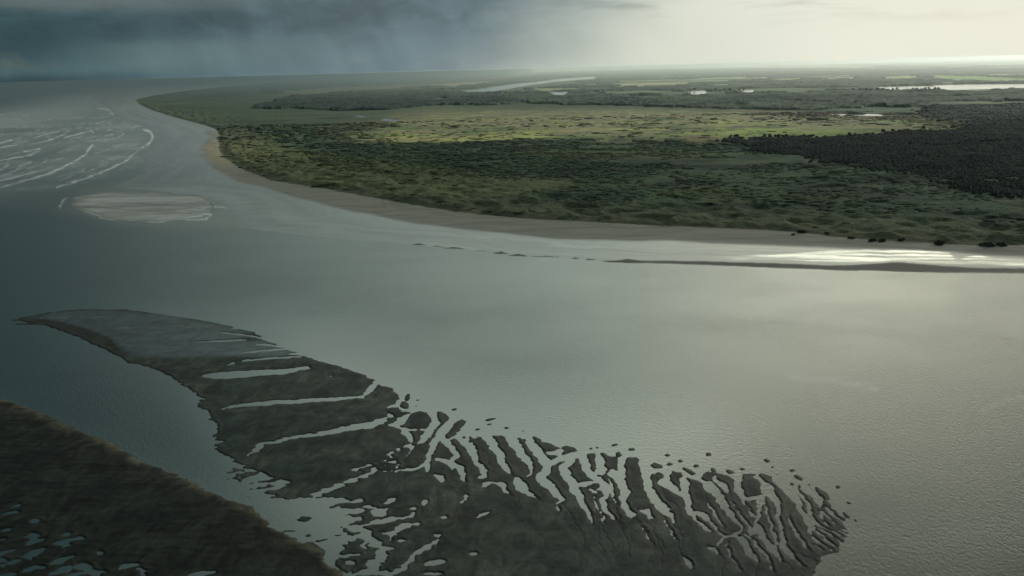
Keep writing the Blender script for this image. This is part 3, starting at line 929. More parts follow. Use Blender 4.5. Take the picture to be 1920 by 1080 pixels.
# ------------------------------------------------------------------ single trees and shrubs
def leaf_cloud(rad, hgt, zc, n, leaf, seed):
    r = np.random.default_rng(seed)
    lobes = [(r.uniform(-.5, .5) * rad, r.uniform(-.5, .5) * rad, zc + r.uniform(-.45, .5) * hgt, r.uniform(.35, .62) * rad) for _ in range(7)]
    co, fa = [], []
    for q in range(n):
        lx, ly, lz, lr = lobes[r.integers(7)]
        v = r.normal(size=3); v /= np.linalg.norm(v) + 1e-9
        c_ = np.array([lx, ly, lz]) + v * lr * r.uniform(.55, 1.08) * np.array([1, 1, hgt / rad * .8])
        t1 = r.normal(size=3); t1 /= np.linalg.norm(t1)
        t2 = np.cross(v, t1); t2 /= np.linalg.norm(t2) + 1e-9
        s_ = leaf * r.uniform(.6, 1.3)
        b = len(co)
        co += [c_ - t1 * s_, c_ + t2 * s_, c_ + t1 * s_, c_ - t2 * s_]
        fa.append((b, b + 1, b + 2, b + 3))
    return np.array(co), np.array(fa)


def trunk_mesh(h, r0):
    co, fa = [], []
    def limb(p0, p1, ra, rb):
        d = (p1 - p0).normalized(); x = d.orthogonal().normalized(); y = d.cross(x)
        b = len(co)
        for (p, rad) in ((p0, ra), (p1, rb)):
            for s_ in range(6):
                a = s_ * math.pi / 3
                co.append(p + (x * math.cos(a) + y * math.sin(a)) * rad)
        for s_ in range(6):
            fa.append((b + s_, b + (s_ + 1) % 6, b + 6 + (s_ + 1) % 6, b + 6 + s_))
    limb(Vector((0, 0, -0.5)), Vector((0.2, 0, h * .45)), r0, r0 * .7)
    limb(Vector((0.2, 0, h * .45)), Vector((0, 0.3, h * .85)), r0 * .7, r0 * .25)
    for q in range(5):
        a = q * 1.3
        limb(Vector((0.15, 0, h * (.35 + .07 * q))), Vector((math.cos(a) * h * .25, math.sin(a) * h * .25, h * (.6 + .06 * q))), r0 * .35, r0 * .1)
    return np.array([tuple(c) for c in co]), np.array(fa)


def empty(name, loc):
    o = bpy.data.objects.new(name, None); C.objects.link(o); o.location = loc
    o.empty_display_size = 2
    return o


def add_child(name, co, fa, mat, parent):
    o = raw_mesh(name, co, fa, mat, smooth=False); o.parent = parent
    return o


def make_tree(kind, h, rad, seed):
    root = empty(kind, (0, 0, 0))
    co, fa = leaf_cloud(rad, h * .36, h * .62, 420, rad * .17, seed)
    add_child('crown', co, fa, mat_leaf, root)
    co, fa = trunk_mesh(h, h * .03)
    add_child('trunk', co, fa, mat_bark, root)
    return root


def dup(root):
    r = root.copy(); C.objects.link(r)
    for ch in root.children:
        c_ = ch.copy(); C.objects.link(c_); c_.parent = r
    return r


protos = [make_tree('lakeside_tree', 22, 9, 1), make_tree('lakeside_tree', 26, 11, 2), make_tree('lakeside_tree', 17, 10, 3)]
usedp = [False] * 3
TREES = [(u, 171.5 + (u % 7) * .3) for u in (1294, 1302, 1328, 1334, 1342, 1350, 1358, 1368, 1378, 1386, 1394)] + \
        [(u, 170.5 + (u % 5) * .3) for u in (1600, 1612, 1624, 1633, 1645, 1654, 1664, 1674, 1682, 1706, 1712, 1719, 1727, 1735, 1741, 1747, 1753, 1759)]
for q, (u, v) in enumerate(TREES):
    p = q % 3
    o = protos[p] if not usedp[p] else dup(protos[p])
    usedp[p] = True
    x, y = to_ground(u, v, 3)
    ii, jj = ground_z(np.array([x]), np.array([y]))
    o.location = (x, y, float(Z[ii[0], jj[0]]) - 0.3)
    o.rotation_euler = (0, 0, q * 1.7)
    s_ = 1.35 + 0.45 * ((q * 37) % 10) / 10
    o.scale = (s_, s_, s_)
    nth = ['first', 'second', 'third', 'fourth', 'fifth', 'sixth', 'seventh', 'eighth', 'ninth', 'tenth', 'eleventh', 'twelfth', 'thirteenth',
           'fourteenth', 'fifteenth', 'sixteenth', 'seventeenth', 'eighteenth'][q if q < 11 else q - 11]
    if u < 1400:
        tag(o, nth + ' dark tree from the left in the row by the small bright ponds', 'tree', 'trees along the small far ponds')
    else:
        tag(o, nth + ' dark tree from the left in the row by the bright far lake', 'tree', 'trees along the far lake')

SHRUBS = [(1487, 440.5, 5.0, 'small dark shrub standing alone on the sand, nearest the river channel'),
          (1503, 436.5, 9.0, 'wide low dark shrub at the dune foot beside the lone sand shrub'),
          (1551, 440.0, 5.5, 'small dark shrub at the dune foot, right of the wide low shrub'),
          (1597, 447.5, 6.5, 'dark shrub out on the sand by the end of the dune point'),
          (1636, 452.5, 8.5, 'dark spreading shrub heading the long strip of beach scrub'),
          (1655, 453.0, 8.0, 'dark spreading shrub second along the strip of beach scrub'),
          (1688, 451.5, 7.0, 'round dark shrub in the middle of the strip of beach scrub'),
          (1762, 458.5, 11.0, 'broad dark shrub on the beach edge where the strip of scrub steps out'),
          (1850, 461.5, 13.0, 'largest dark shrub on the beach edge near the right border'),
          (1880, 460.5, 10.0, 'broad dark shrub just right of the largest beach edge shrub')]
for q, (u, v, rad, lb) in enumerate(SHRUBS):
    root = empty('beach_shrub', (0, 0, 0))
    co, fa = leaf_cloud(rad, rad * .42, rad * .22, 420, rad * .15, 50 + q)
    co[:, 2] = np.maximum(co[:, 2], -0.2)
    add_child('foliage', co, fa, mat_leaf, root)
    co, fa = trunk_mesh(rad * .5, .25)
    add_child('stem', co, fa, mat_bark, root)
    x, y = to_ground(u, v, 2.5)
    ii, jj = ground_z(np.array([x]), np.array([y]))
    root.location = (x, y, float(Z[ii[0], jj[0]]))
    tag(root, lb, 'shrub')

# ------------------------------------------------------------------ the sand bar and the mud bank
# outlines are listed as they were measured: scale and origin of a detail view, then points (x, y) or (x, y, width)
def T(s, ox, oy, pts):
    return [tuple([p[0] / s + ox, p[1] / s + oy] + [q / s for q in p[2:]]) for p in pts]


dense = np.linspace(d2(-31), d2(24), 1250)
rb = np.concatenate([rings(470, 1560, 0.00135)])
X, Y = fan(rb, dense)
U, V = project(X, Y, 0 * X)
k_ = np.clip((V - 560) / 400, 0.25, 1)
Uj = U + k_ * (6.5 * fbm(X, Y, 11, 3, 201) + 3.5 * fbm(X, Y, 3.4, 2, 203))
Vj = V + k_ * (3.0 * fbm(X, Y, 12, 3, 202) + 3.0 * fbm(X, Y, 4.2, 2, 204))
wc = 1 - sst(U, 700, 800)
Uj = Uj + wc * 26 * fbm(X * 0.16, Y, 4.5, 3, 205) * k_
sand = inpoly(Uj, Vj, [
    (32, 597), (60, 591), (110, 583), (170, 579), (240, 580), (310, 590), (380, 600), (430, 611), (480, 624), (500, 636), (540, 655),
    (575, 668), (600, 677), (640, 688), (680, 701), (702, 713), (716, 724), (735, 727), (746, 738), (752, 750), (757, 760), (790, 778), (806, 772), (812, 788),
    (850, 790), (868, 785), (874, 792), (862, 806), (888, 822), (920, 815), (960, 820), (1000, 822), (1040, 836), (1084, 844), (1100, 850), (1120, 850), (1160, 858), (1190, 858),
    (1215, 870), (1250, 880), (1290, 890), (1330, 885), (1360, 890), (1400, 888), (1430, 890), (1470, 905), (1500, 908), (1530, 920),
    (1556, 935), (1565, 960), (1600, 975), (1612, 990), (1590, 1008), (1570, 1020), (1575, 1035), (1540, 1045), (1530, 1075), (1500, 1110), (1480, 1160), (640, 1160), (660, 1090),
    (640, 1060), (625, 1040), (640, 1020), (650, 1000), (652, 985), (650, 965), (652, 940), (640, 934), (600, 934), (540, 936), (520, 932), (500, 928), (540, 905),
    (470, 880), (430, 860), (412, 850), (402, 838), (412, 826), (400, 812), (410, 800), (392, 786), (392, 770), (372, 765), (378, 746), (350, 728), (320, 706),
    (290, 693), (270, 685), (240, 680), (225, 668), (190, 652), (150, 633), (100, 615), (75, 607), (45, 604)])
A_ = (4.155, 400, 700); B2 = (3.375, 780, 760); R7 = (2.842, 1000, 700); R6 = (2.7, 400, 680); B5 = (4.174, 400, 860); R5 = (2.077, 0, 560); B4 = (4.5, 0, 840)
CH = []
def ch(f, *pts): CH.append(T(*f, pts))
# western channels
ch(R5, (800, 300, 16), (880, 298, 30), (1000, 290, 26), (1120, 284, 20), (1200, 266, 10))
ch(R5, (860, 262, 5), (960, 240, 8), (1060, 232, 8), (1180, 226, 5))
ch(R5, (860, 130, 4), (960, 142, 8), (1050, 160, 5)); ch(R5, (930, 212, 5), (1000, 205, 8), (1120, 196, 5))
ch(R5, (900, 115, 3), (1010, 120, 7), (1040, 128, 5)); ch(R5, (985, 180, 3), (1040, 178, 8), (1100, 190, 6)); ch(R5, (1000, 150, 4), (1080, 172, 7)); ch(R5, (760, 170, 4), (870, 165, 9), (960, 160, 6)); ch(R5, (1130, 215, 5), (1200, 218, 10))
ch(A_, (75, 275, 12), (160, 255, 26), (400, 238, 42), (700, 215, 36), (1000, 196, 24), (1170, 182, 20), (1225, 140, 40), (1260, 90, 60))
ch(A_, (240, 650, 26), (320, 590, 36), (430, 545, 38), (600, 505, 34), (800, 480, 34), (1000, 438, 52), (1200, 405, 44), (1300, 380, 48), (1370, 335, 46), (1385, 300, 40))
ch(A_, (1330, 278, 6), (1400, 250, 24), (1470, 225, 44))
ch(A_, (560, 975, 10), (700, 968, 16), (830, 932, 34), (1000, 868, 34), (1150, 800, 34), (1280, 738, 26), (1320, 690, 22), (1400, 622, 16), (1500, 572, 16), (1560, 560, 30), (1640, 520, 46))
ch(A_, (1270, 770, 8), (1450, 763, 14), (1600, 738, 22), (1660, 715, 26))
ch(A_, (1540, 590, 16), (1480, 660, 14)); ch(A_, (1350, 690, 10), (1440, 690, 20), (1445, 730, 16), (1400, 755, 8))
ch(A_, (1370, 400, 20), (1430, 415, 50), (1480, 360, 60), (1560, 310, 30), (1640, 290, 40))
ch(A_, (1450, 235, 40), (1480, 290, 36), (1540, 300, 34)); ch(A_, (1400, 260, 14), (1460, 262, 10))
ch(A_, (1540, 130, 30), (1560, 240, 40), (1620, 240, 60)); ch(A_, (1480, 440, 30), (1520, 480, 60), (1540, 530, 26)); ch(A_, (1460, 430, 14), (1640, 440, 26))
ch(R6, (1110, 260, 40), (1130, 300, 46), (1080, 370, 40), (1000, 425, 26)); ch(R6, (1250, 280, 40), (1190, 320, 44), (1150, 370, 48), (1110, 420, 32), (1092, 470, 30), (1088, 540, 26))
ch(R6, (1200, 250, 50), (1110, 210, 60), (1060, 220, 60)); ch(R6, (1195, 390, 20), (1260, 360, 20), (1300, 330, 30))
# ponds in the west
ch(A_, (1190, 705, 26), (1150, 725, 36), (1090, 772, 8)); ch(A_, (880, 24, 10), (915, 18, 12))
# eastern channels
ch(B2, (170, 190, 30), (190, 225, 50), (230, 270, 44), (265, 320, 40), (215, 352, 26), (290, 400, 40), (305, 455, 44), (315, 485, 14))
ch(B2, (130, 340, 24), (190, 352, 30), (235, 402, 18))
ch(B2, (290, 190, 70), (335, 250, 60), (378, 320, 50), (385, 362, 44), (432, 410, 44), (440, 448, 32), (398, 458, 12))
ch(B2, (440, 495, 40), (500, 490, 12), (545, 515, 46), (580, 555, 26), (597, 575, 8))
ch(B2, (455, 205, 60), (505, 275, 56), (545, 345, 50), (588, 420, 30), (602, 437, 8)); ch(B2, (612, 458, 8), (640, 485, 76), (700, 535, 50), (765, 585, 8))
ch(B2, (590, 195, 70), (645, 270, 64), (695, 345, 48), (738, 400, 26), (728, 430, 18), (690, 460, 6), (650, 465, 8))
ch(B2, (720, 230, 60), (765, 285, 70), (805, 340, 56), (840, 380, 50), (825, 420, 50), (790, 462, 60), (850, 512, 56), (895, 560, 44), (925, 597, 24), (885, 628, 12), (908, 662, 12))
ch(B2, (1010, 310, 46), (950, 325, 40), (885, 345, 44), (845, 380, 40)); ch(B2, (835, 300, 20), (890, 300, 44), (930, 280, 30))
ch(B2, (985, 340, 40), (940, 395, 60), (960, 460, 70), (1000, 530, 50), (1040, 590, 52), (1070, 650, 42), (1112, 712, 22), (1115, 735, 20))
ch(B2, (1055, 310, 60), (1075, 390, 56), (1105, 440, 44), (1170, 480, 32), (1210, 545, 40), (1180, 600, 40), (1205, 655, 40), (1240, 700, 26), (1272, 742, 6))
ch(B2, (1010, 500, 16), (1060, 497, 32), (1100, 488, 20), (1150, 490, 10)); ch(B2, (1105, 530, 18), (1130, 542, 26), (1150, 548, 12)); ch(B2, (1160, 520, 26), (1200, 520, 40))
ch(B2, (1160, 300, 46), (1165, 350, 60), (1180, 410, 56), (1130, 430, 30)); ch(B2, (1240, 420, 46), (1285, 480, 60), (1330, 545, 50), (1310, 620, 26), (1350, 690, 30))
ch(R7, (475, 440, 50), (470, 500, 40), (455, 560, 50), (480, 625, 46), (488, 690, 36), (530, 760, 20))
ch(R7, (600, 420, 60), (592, 490, 60), (605, 560, 50), (618, 620, 46), (650, 680, 50), (700, 735, 46), (755, 800, 16))
ch(R7, (570, 732, 20), (610, 745, 44), (640, 772, 14)); ch(R7, (700, 480, 40), (710, 540, 60), (600, 500, 30))
ch(R7, (690, 575, 50), (735, 612, 40), (790, 650, 16)); ch(R7, (800, 560, 40), (805, 620, 52), (815, 670, 40), (825, 720, 36), (870, 780, 18), (945, 842, 22))
ch(R7, (870, 742, 20), (925, 758, 20))
ch(R7, (860, 530, 56), (930, 590, 60), (985, 655, 44), (1035, 735, 36), (1095, 805, 18), (1112, 835, 16), (1085, 855, 32), (1045, 868, 18), (1010, 885, 22), (990, 922, 10))
ch(R7, (850, 740, 8), (930, 780, 14), (1000, 850, 14), (1030, 870, 10))
ch(R7, (1000, 480, 40), (1090, 560, 50), (1085, 610, 50), (1110, 650, 26), (1150, 670, 22), (1220, 665, 26)); ch(R7, (1220, 660, 40), (1212, 710, 30), (1185, 770, 20), (1192, 800, 20), (1170, 845, 30))
ch(R7, (1080, 620, 20), (1130, 690, 18), (1180, 770, 8)); ch(R7, (1195, 815, 44), (1230, 885, 32), (1290, 950, 42), (1335, 1005, 12))
ch(R7, (1190, 570, 56), (1260, 630, 56), (1300, 690, 32), (1312, 770, 24), (1325, 840, 26), (1340, 915, 28), (1390, 965, 20))
ch(R7, (1290, 560, 50), (1360, 625, 52), (1405, 690, 34), (1430, 740, 30), (1480, 815, 42), (1500, 890, 22))
ch(R7, (1440, 600, 50), (1520, 665, 40), (1540, 720, 30), (1560, 780, 30)); ch(R7, (1560, 640, 50), (1650, 720, 36), (1680, 790, 12))
ch(R7, (1385, 600, 20), (1450, 690, 24), (1478, 760, 16), (1530, 850, 12)); ch(R7, (1240, 700, 10), (1255, 790, 18), (1290, 870, 18), (1300, 930, 8)); ch(R7, (1360, 760, 8), (1400, 850, 20), (1450, 920, 18), (1480, 950, 8))
ch(R7, (1050, 680, 10), (1110, 760, 16), (1150, 820, 16), (1160, 870, 8)); ch(R7, (905, 660, 8), (960, 740, 18), (1000, 800, 14), (1020, 840, 6)); ch(R7, (1130, 850, 10), (1230, 960, 18), (1270, 1020, 12), (1300, 1080, 6)); ch(R7, (400, 560, 10), (420, 640, 16), (440, 700, 10), (455, 780, 6))
ch(R7, (1040, 900, 10), (1060, 980, 18), (1100, 1060, 10)); ch(R7, (700, 780, 8), (740, 860, 16), (760, 900, 6)); ch(R7, (300, 620, 6), (350, 720, 14), (380, 800, 8)); ch(R7, (560, 790, 6), (600, 860, 12), (640, 920, 6))
ch(R7, (940, 925, 16), (980, 945, 28), (990, 962, 12)); ch(R7, (805, 985, 24), (830, 1010, 46), (845, 1035, 18))
ch(R7, (1110, 880, 40), (1150, 950, 34), (1190, 1012, 14)); ch(R7, (1320, 900, 24), (1400, 1000, 14), (1460, 1040, 6))
ch(R7, (650, 460, 60), (760, 450, 30), (900, 520, 30), (1000, 440, 40)); ch(R7, (960, 545, 20), (1020, 620, 30)); ch(R7, (860, 560, 16), (800, 540, 20))
# lagoon side, south centre
ch(B5, (1110, 545, 50), (1230, 510, 36), (1390, 480, 36), (1500, 462, 16), (1570, 440, 36), (1585, 425, 20))
ch(B5, (1150, 575, 60), (1215, 610, 60), (1240, 650, 50)); ch(B5, (1620, 506, 12), (1540, 512, 34), (1440, 560, 60), (1390, 600, 90), (1350, 590, 50))
ch(B5, (1100, 600, 40), (1220, 640, 60), (1320, 700, 90), (1290, 790, 90), (1200, 870, 70), (1080, 905, 30))
ch(B5, (960, 740, 40), (1060, 770, 20), (1180, 730, 16)); ch(B5, (1440, 645, 26), (1560, 636, 12))
ch(B5, (1400, 900, 60), (1470, 860, 50), (1530, 815, 40), (1600, 735, 46), (1690, 680, 44), (1800, 610, 8)); ch(B5, (1420, 900, 20), (1300, 900, 40), (1200, 905, 30))
ch(B5, (1740, 598, 26), (1790, 590, 14)); ch(B5, (930, 640, 60), (950, 740, 70), (960, 850, 50), (1000, 900, 60)); ch(B5, (1050, 690, 20), (1000, 640, 40), (1100, 600, 40))
ch(B5, (860, 310, 20), (1000, 330, 16), (1100, 335, 24), (1230, 318, 8))
for pl_ in CH:
    seg_in_ = seg_in(Uj, Vj, [(a_, b_, 0.92 * w_) for a_, b_, w_ in pl_])
    sand &= ~seg_in_
PP = [T(*B2, [(110, 430), (180, 445), (183, 480), (155, 493), (130, 465)]),
      T(*B5, [(1325, 355), (1340, 320), (1430, 300), (1385, 350)]), T(*B5, [(1222, 448), (1250, 405), (1400, 375), (1330, 452)])]
for p in PP: sand &= ~inpoly(U + .4 * (Uj - U), V + .4 * (Vj - V), p)


def ell(f, x, y, w, h, rot=0.0):
    s, ox, oy = f
    cx, cy, a, b = x / s + ox, y / s + oy, w / s / 2, h / s / 2
    r = math.radians(rot); c_, s_ = math.cos(r), math.sin(r)
    du, dv_ = U + 0.5 * (Uj - U) - cx, V + 0.5 * (Vj - V) - cy
    return ((du * c_ + dv_ * s_) / a) ** 2 + ((-du * s_ + dv_ * c_) / b) ** 2 < 1


for e in ((1120, 408, 160, 38, -5), (1235, 378, 84, 26, 0), (1110, 470, 120, 34, 0), (1566, 390, 56, 28, 0), (1648, 342, 66, 40, -35), (1812, 458, 60, 20, -5),
          (1735, 815, 190, 44, -8), (1720, 902, 160, 24, -3), (1095, 815, 80, 44, 0)):
    sand &= ~ell(B5, *e)
for e in ((370, 940, 56, 24, 0), (420, 692, 100, 18, -24), (180, 710, 50, 16, -5), (50, 612, 56, 34, -25), (320, 572, 36, 24, 0), (318, 594, 26, 24, 40), (292, 614, 34, 22, -20)):
    sand &= ~ell(B2, *e)
# islets standing off the bar
for e in ((190, 400, 80, 30, 10), (440, 380, 36, 14, -10), (525, 405, 44, 18, 0), (720, 435, 36, 18, 0), (730, 485, 44, 20, 0), (785, 468, 36, 18, 0),
          (935, 430, 30, 24, 0), (1245, 465, 42, 24, 15), (1275, 498, 24, 12, 0), (1385, 518, 34, 18, 0), (1415, 555, 60, 22, 25), (1625, 605, 28, 22, 0),
          (1685, 688, 36, 12, 20), (1235, 548, 60, 26, 20), (1050, 522, 50, 24, 10), (1115, 510, 26, 14, 0), (870, 492, 32, 16, 0), (830, 520, 80, 24, 25),
          (925, 562, 60, 30, 15), (768, 545, 70, 36, 0), (662, 495, 70, 30, 10), (345, 395, 26, 12, 0), (1300, 540, 30, 10, 10), (1545, 640, 110, 32, 40),
          (1275, 590, 20, 10, 0), (90, 385, 90, 26, 20), (545, 460, 50, 30, 0), (330, 600, 60, 30, 0), (310, 402, 24, 10, 0), (455, 432, 36, 30, 20), (375, 432, 40, 20, 10),
          (670, 545, 60, 36, 0), (1470, 592, 26, 10, 0), (1165, 590, 100, 70, 10), (1170, 635, 100, 30, 5), (1000, 560, 90, 26, 40), (960, 520, 40, 20, 50), (290, 370, 18, 7, 0), (420, 385, 20, 7, 0), (1700, 770, 80, 18, 35), (1735, 812, 40, 12, 30), (1640, 800, 120, 26, 40)):
    sand |= ell(R7, *e)
for e in ((985, 175, 26, 44, 20), (970, 215, 50, 36, 20), (1035, 190, 24, 10, 0), (1030, 220, 24, 8, 0), (1095, 210, 12, 8, 0), (1220, 238, 34, 14, -10),
          (1410, 288, 70, 12, -8), (1395, 312, 40, 10, -10), (1485, 330, 30, 14, 0), (1340, 338, 34, 12, -10), (1040, 290, 120, 86, -10), (1165, 280, 60, 50, 20),
          (1245, 315, 80, 40, -35), (915, 245, 60, 36, 0), (975, 255, 50, 14, 0), (1030, 380, 36, 90, 20), (1150, 255, 34, 20, 0), (1190, 378, 36, 14, 0),
          (1268, 380, 24, 12, 0), (1300, 400, 14, 8, 0), (1570, 345, 20, 8, 0), (1535, 320, 12, 6, 0), (1640, 385, 60, 16, 20), (1335, 372, 14, 7, 0), (1355, 400, 36, 40, 0)):
    sand |= ell(R6, *e)
for e in ((720, 470, 110, 48, -5), (985, 366, 140, 22, -16), (600, 566, 140, 16, -3), (770, 595, 66, 18, -14), (850, 640, 180, 14, -12), (960, 598, 90, 14, -8),
          (1080, 690, 230, 90, -28), (1060, 800, 70, 60, 0), (1010, 850, 90, 90, 0), (1180, 720, 180, 30, -15), (780, 700, 170, 70, 20), (1330, 620, 120, 60, 0), (650, 630, 90, 10, 0)):
    m_ = ell(B5, *e)
    if e[0] == 1060: continue
    sand |= m_
sand &= ~ell(B5, 1095, 815, 80, 44, 0); sand &= ~ell(B5, 1170, 680, 50, 60, -20)
# comb of small ridges on the south-west flank
for pts in ([(40, 780, 10), (120, 772, 16), (200, 745, 26), (300, 660, 40)], [(100, 825, 10), (160, 820, 18), (260, 765, 26)], [(190, 840, 14), (260, 790, 36), (340, 755, 30), (460, 740, 30)],
            [(240, 860, 14), (340, 850, 26), (460, 830, 20), (560, 800, 40)], [(260, 905, 8), (380, 885, 24), (440, 870, 30)], [(370, 942, 12), (480, 915, 26), (600, 895, 50)], [(400, 975, 10), (520, 968, 20), (700, 960, 26)],
            [(0, 620, 10), (60, 592, 24), (160, 580, 20)], [(60, 440, 30), (160, 480, 40), (230, 505, 14)], [(380, 690, 16), (470, 700, 30)], [(200, 690, 14), (300, 680, 20)]):
    sand |= seg_in(Uj, Vj, T(*A_, pts))
sand |= seg_in(Uj, Vj, [(25, 600, 2), (60, 600, 3), (80, 612, 2)]); sand |= seg_in(Uj, Vj, [(30, 607, 2), (70, 608, 3)])
# shelves at the far east: fine parallel ripples
ea = inpoly(Uj, Vj, T(*R7, [(1540, 690), (1600, 720), (1700, 760), (1740, 820), (1690, 880), (1640, 900), (1640, 940), (1560, 960), (1480, 900), (1500, 800)]))
sand = np.where(ea, False, sand)
sand |= ea & (np.sin((V - 0.75 * U) * 0.52 + 5 * fbm(X, Y, 16, 3, 300)) > -0.45 - 1.3 * fbm(X, Y, 9, 3, 301)) & (U < 1585 + 20 * fbm(X, Y, 12, 2, 302))

# worn creases that carry on from the channels
CREASE = [T(*R7, p) for p in ([(30, 600), (80, 640), (150, 690)], [(150, 670), (145, 730)], [(300, 760), (320, 830)], [(400, 690), (440, 780), (480, 840), (500, 890)],
          [(535, 765), (590, 825), (650, 900), (690, 960), (690, 1040)], [(755, 800), (790, 850), (800, 930)], [(740, 770), (800, 900)], [(1000, 925), (1010, 1010), (1005, 1090)],
          [(1090, 880), (1140, 960), (1190, 1020), (1185, 1080)], [(1335, 1005), (1380, 1050)], [(1340, 930), (1430, 965), (1520, 1015)], [(990, 650), (1050, 740), (1090, 800)],
          [(640, 560), (690, 640), (760, 720)], [(850, 740), (900, 800), (960, 850)], [(1300, 740), (1330, 850)], [(1480, 830), (1530, 900)])]
CREASE += [T(*R7, [(x + a, y + b) for x, y in p]) for p in ([(150, 690), (210, 780), (280, 900)], [(240, 690), (330, 800), (380, 960)]) for a, b in ((0, 0), (150, 30), (420, 40))]
CREASE += [T(*B2, p) for p in ([(600, 437), (640, 460)], [(770, 590), (800, 615)], [(1270, 742), (1305, 790)], [(1110, 740), (1130, 800)], [(480, 195), (545, 300), (600, 420)], [(640, 210), (700, 310), (745, 385)])]
cre = np.zeros(U.shape, np.float32)
for p in CREASE: cre = np.maximum(cre, seg_soft(Uj, Vj, p, 1.7))
# mud bank in the near left corner
mudP = [(-500, 600), (0, 748), (48, 762), (100, 785), (144, 805), (207, 830), (270, 868), (337, 892), (409, 931), (450, 945), (482, 955), (500, 972),
        (520, 995), (545, 1004), (565, 1020), (580, 1024), (600, 1038), (620, 1062), (640, 1085), (660, 1200), (-500, 1400)]
mud = inpoly(U + .6 * (Uj - U), V + .6 * (Vj - V), mudP)
MP = [T(*B4, [(470, 800), (520, 770), (700, 743), (690, 765), (610, 790), (590, 830), (570, 868), (540, 830), (490, 820)]),
      T(*B4, [(205, 828), (220, 790), (280, 765), (425, 758), (320, 795), (250, 825)]),
      T(*B4, [(-40, 880), (60, 855), (185, 833), (100, 880), (0, 915), (-40, 920)]),
      T(*B4, [(200, 920), (250, 880), (320, 845), (415, 842), (350, 890), (290, 912), (270, 955), (230, 938)])]
for p in MP: mud &= ~inpoly(U + .5 * (Uj - U), V + .5 * (Vj - V), p)
for e in ((550, 730, 70, 18, -5), (265, 740, 110, 28, -8), (540, 945, 210, 34, -16), (120, 960, 120, 26, -14), (20, 945, 90, 26, 0), (15, 988, 60, 20, -5), (260, 1020, 130, 32, -20),
          (350, 1005, 80, 20, -8), (530, 1035, 190, 38, -17), (720, 1000, 130, 44, -8), (690, 1062, 200, 36, -14), (1075, 1000, 210, 28, -13), (1205, 1030, 66, 36, 20),
          (830, 1055, 80, 40, -8), (860, 890, 56, 28, 0), (100, 1068, 160, 24, -10), (1690, 1062, 200, 28, -10), (310, 615, 96, 28, -16), (40, 690, 100, 20, -12),
          (30, 770, 80, 18, -4), (1230, 1072, 50, 18, 0), (140, 490, 110, 16, -18), (60, 550, 130, 18, -14)):
    mud &= ~ell(B4, e[0], e[1], e[2] * 1.15, e[3] * 1.35, e[4])
rip = 0.5 + 0.5 * np.sin((X * .12 + Y) * 0.62 + 2.5 * fbm(X, Y, 22, 3, 320))
solid = sand | mud
B1 = blur(solid, 1, 2); B_2 = blur(solid, 9, 2); B_3 = blur(solid, 30, 2)
Z = (B1 - 0.5) * 0.6 + (B_2 - 0.5) * 0.4 + np.clip(B_3 - 0.6, 0, 1) * 0.5 * (B1 > 0.6)
sh = (B1 > 0.75)
# cut banks: the west side of every ridge is undercut and steep, the east side runs out gently
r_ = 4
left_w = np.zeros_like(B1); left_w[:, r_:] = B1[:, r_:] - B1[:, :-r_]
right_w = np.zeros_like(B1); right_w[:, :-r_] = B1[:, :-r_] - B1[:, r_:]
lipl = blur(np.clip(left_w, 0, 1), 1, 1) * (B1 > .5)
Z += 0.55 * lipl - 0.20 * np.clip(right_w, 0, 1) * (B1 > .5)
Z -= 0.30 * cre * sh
swell = fbm(X * 0.45 + Y * 0.25, Y * .8 - X * .3, 9, 4, 330)
Z += sh * (0.26 * swell + 0.03 * fbm(X, Y, 3.2, 2, 333) + 0.2 * fbm(X, Y, 40, 3, 331)) * sst(B_2, .4, .9)
mudb = blur(mud, 3, 2)
Z += mudb * (B1 > .7) * (0.16 * (rip - .3) * sst(fbm(X, Y, 30, 3, 350), -.2, .3) * sst(700 - U, 0, 500) + 0.5 * fbm(X * .5 + Y * .2, Y, 16, 4, 332))
Z = np.where(B1 > 0.62, np.maximum(Z, 0.05), np.where(B1 < 0.38, np.minimum(Z, -0.15), Z))
# colour
alb = np.ones(X.shape + (3,), np.float32) * C3(0.029, 0.041, 0.033)
wet = np.full(X.shape, 0.18, np.float32)
def pb(mask, colr, k=1.0):
    global alb
    mm = (mask * k)[..., None]
    alb = alb * (1 - mm) + mm * colr
pb(sst(fbm(X, Y, 70, 4, 340), 0, .5), C3(0.044, 0.043, 0.030), 0.7)
top = sst(B_2, .75, .98)
pb(sst(fbm(X, Y, 30, 4, 348), -.1, .45), C3(0.072, 0.080, 0.055), 0.7)
pb(sst(swell, -.05, .4), C3(0.050, 0.056, 0.045), 0.5)
pb(sst(-fbm(X * .5 + .3 * Y, Y, 18, 4, 349), 0, .5), C3(0.020, 0.026, 0.022), 0.6)
pb(np.clip(left_w, 0, 1) * (B1 > .45), C3(0.020, 0.022, 0.019), 0.5); pb(cre, C3(0.018, 0.020, 0.018), 0.8)  # west bank faces: damp sand plus their shade painted into the colour
pb(1 - top, C3(0.044, 0.042, 0.034), 0.5)
flat = blur(inpoly(Uj * 1.0, V + 2.5 * fbm(X * .3, Y, 40, 3, 341), [(60, 596), (110, 586), (170, 582), (300, 590), (430, 612), (470, 628), (440, 640), (500, 640), (560, 664), (500, 670), (430, 668), (330, 672), (250, 668), (215, 640), (170, 622), (110, 607)]), 4, 2)
pb(flat, C3(0.034, 0.053, 0.060), 0.9); wet = wet * (1 - flat) + 0.62 * flat
edge_f = flat * (1 - sst(B_2 + .12 * fbm(X * .3, Y, 12, 3, 360), .55, .97)) * sst(660 - .25 * U - V + 80 * 0, -70, -20)
stre = flat * sst(fbm(X * .15, Y, 14, 4, 361), 0.0, .4)
pb(np.clip(edge_f, 0, 1), C3(0.045, 0.070, 0.068)); wet = np.maximum(wet, .95 * edge_f)
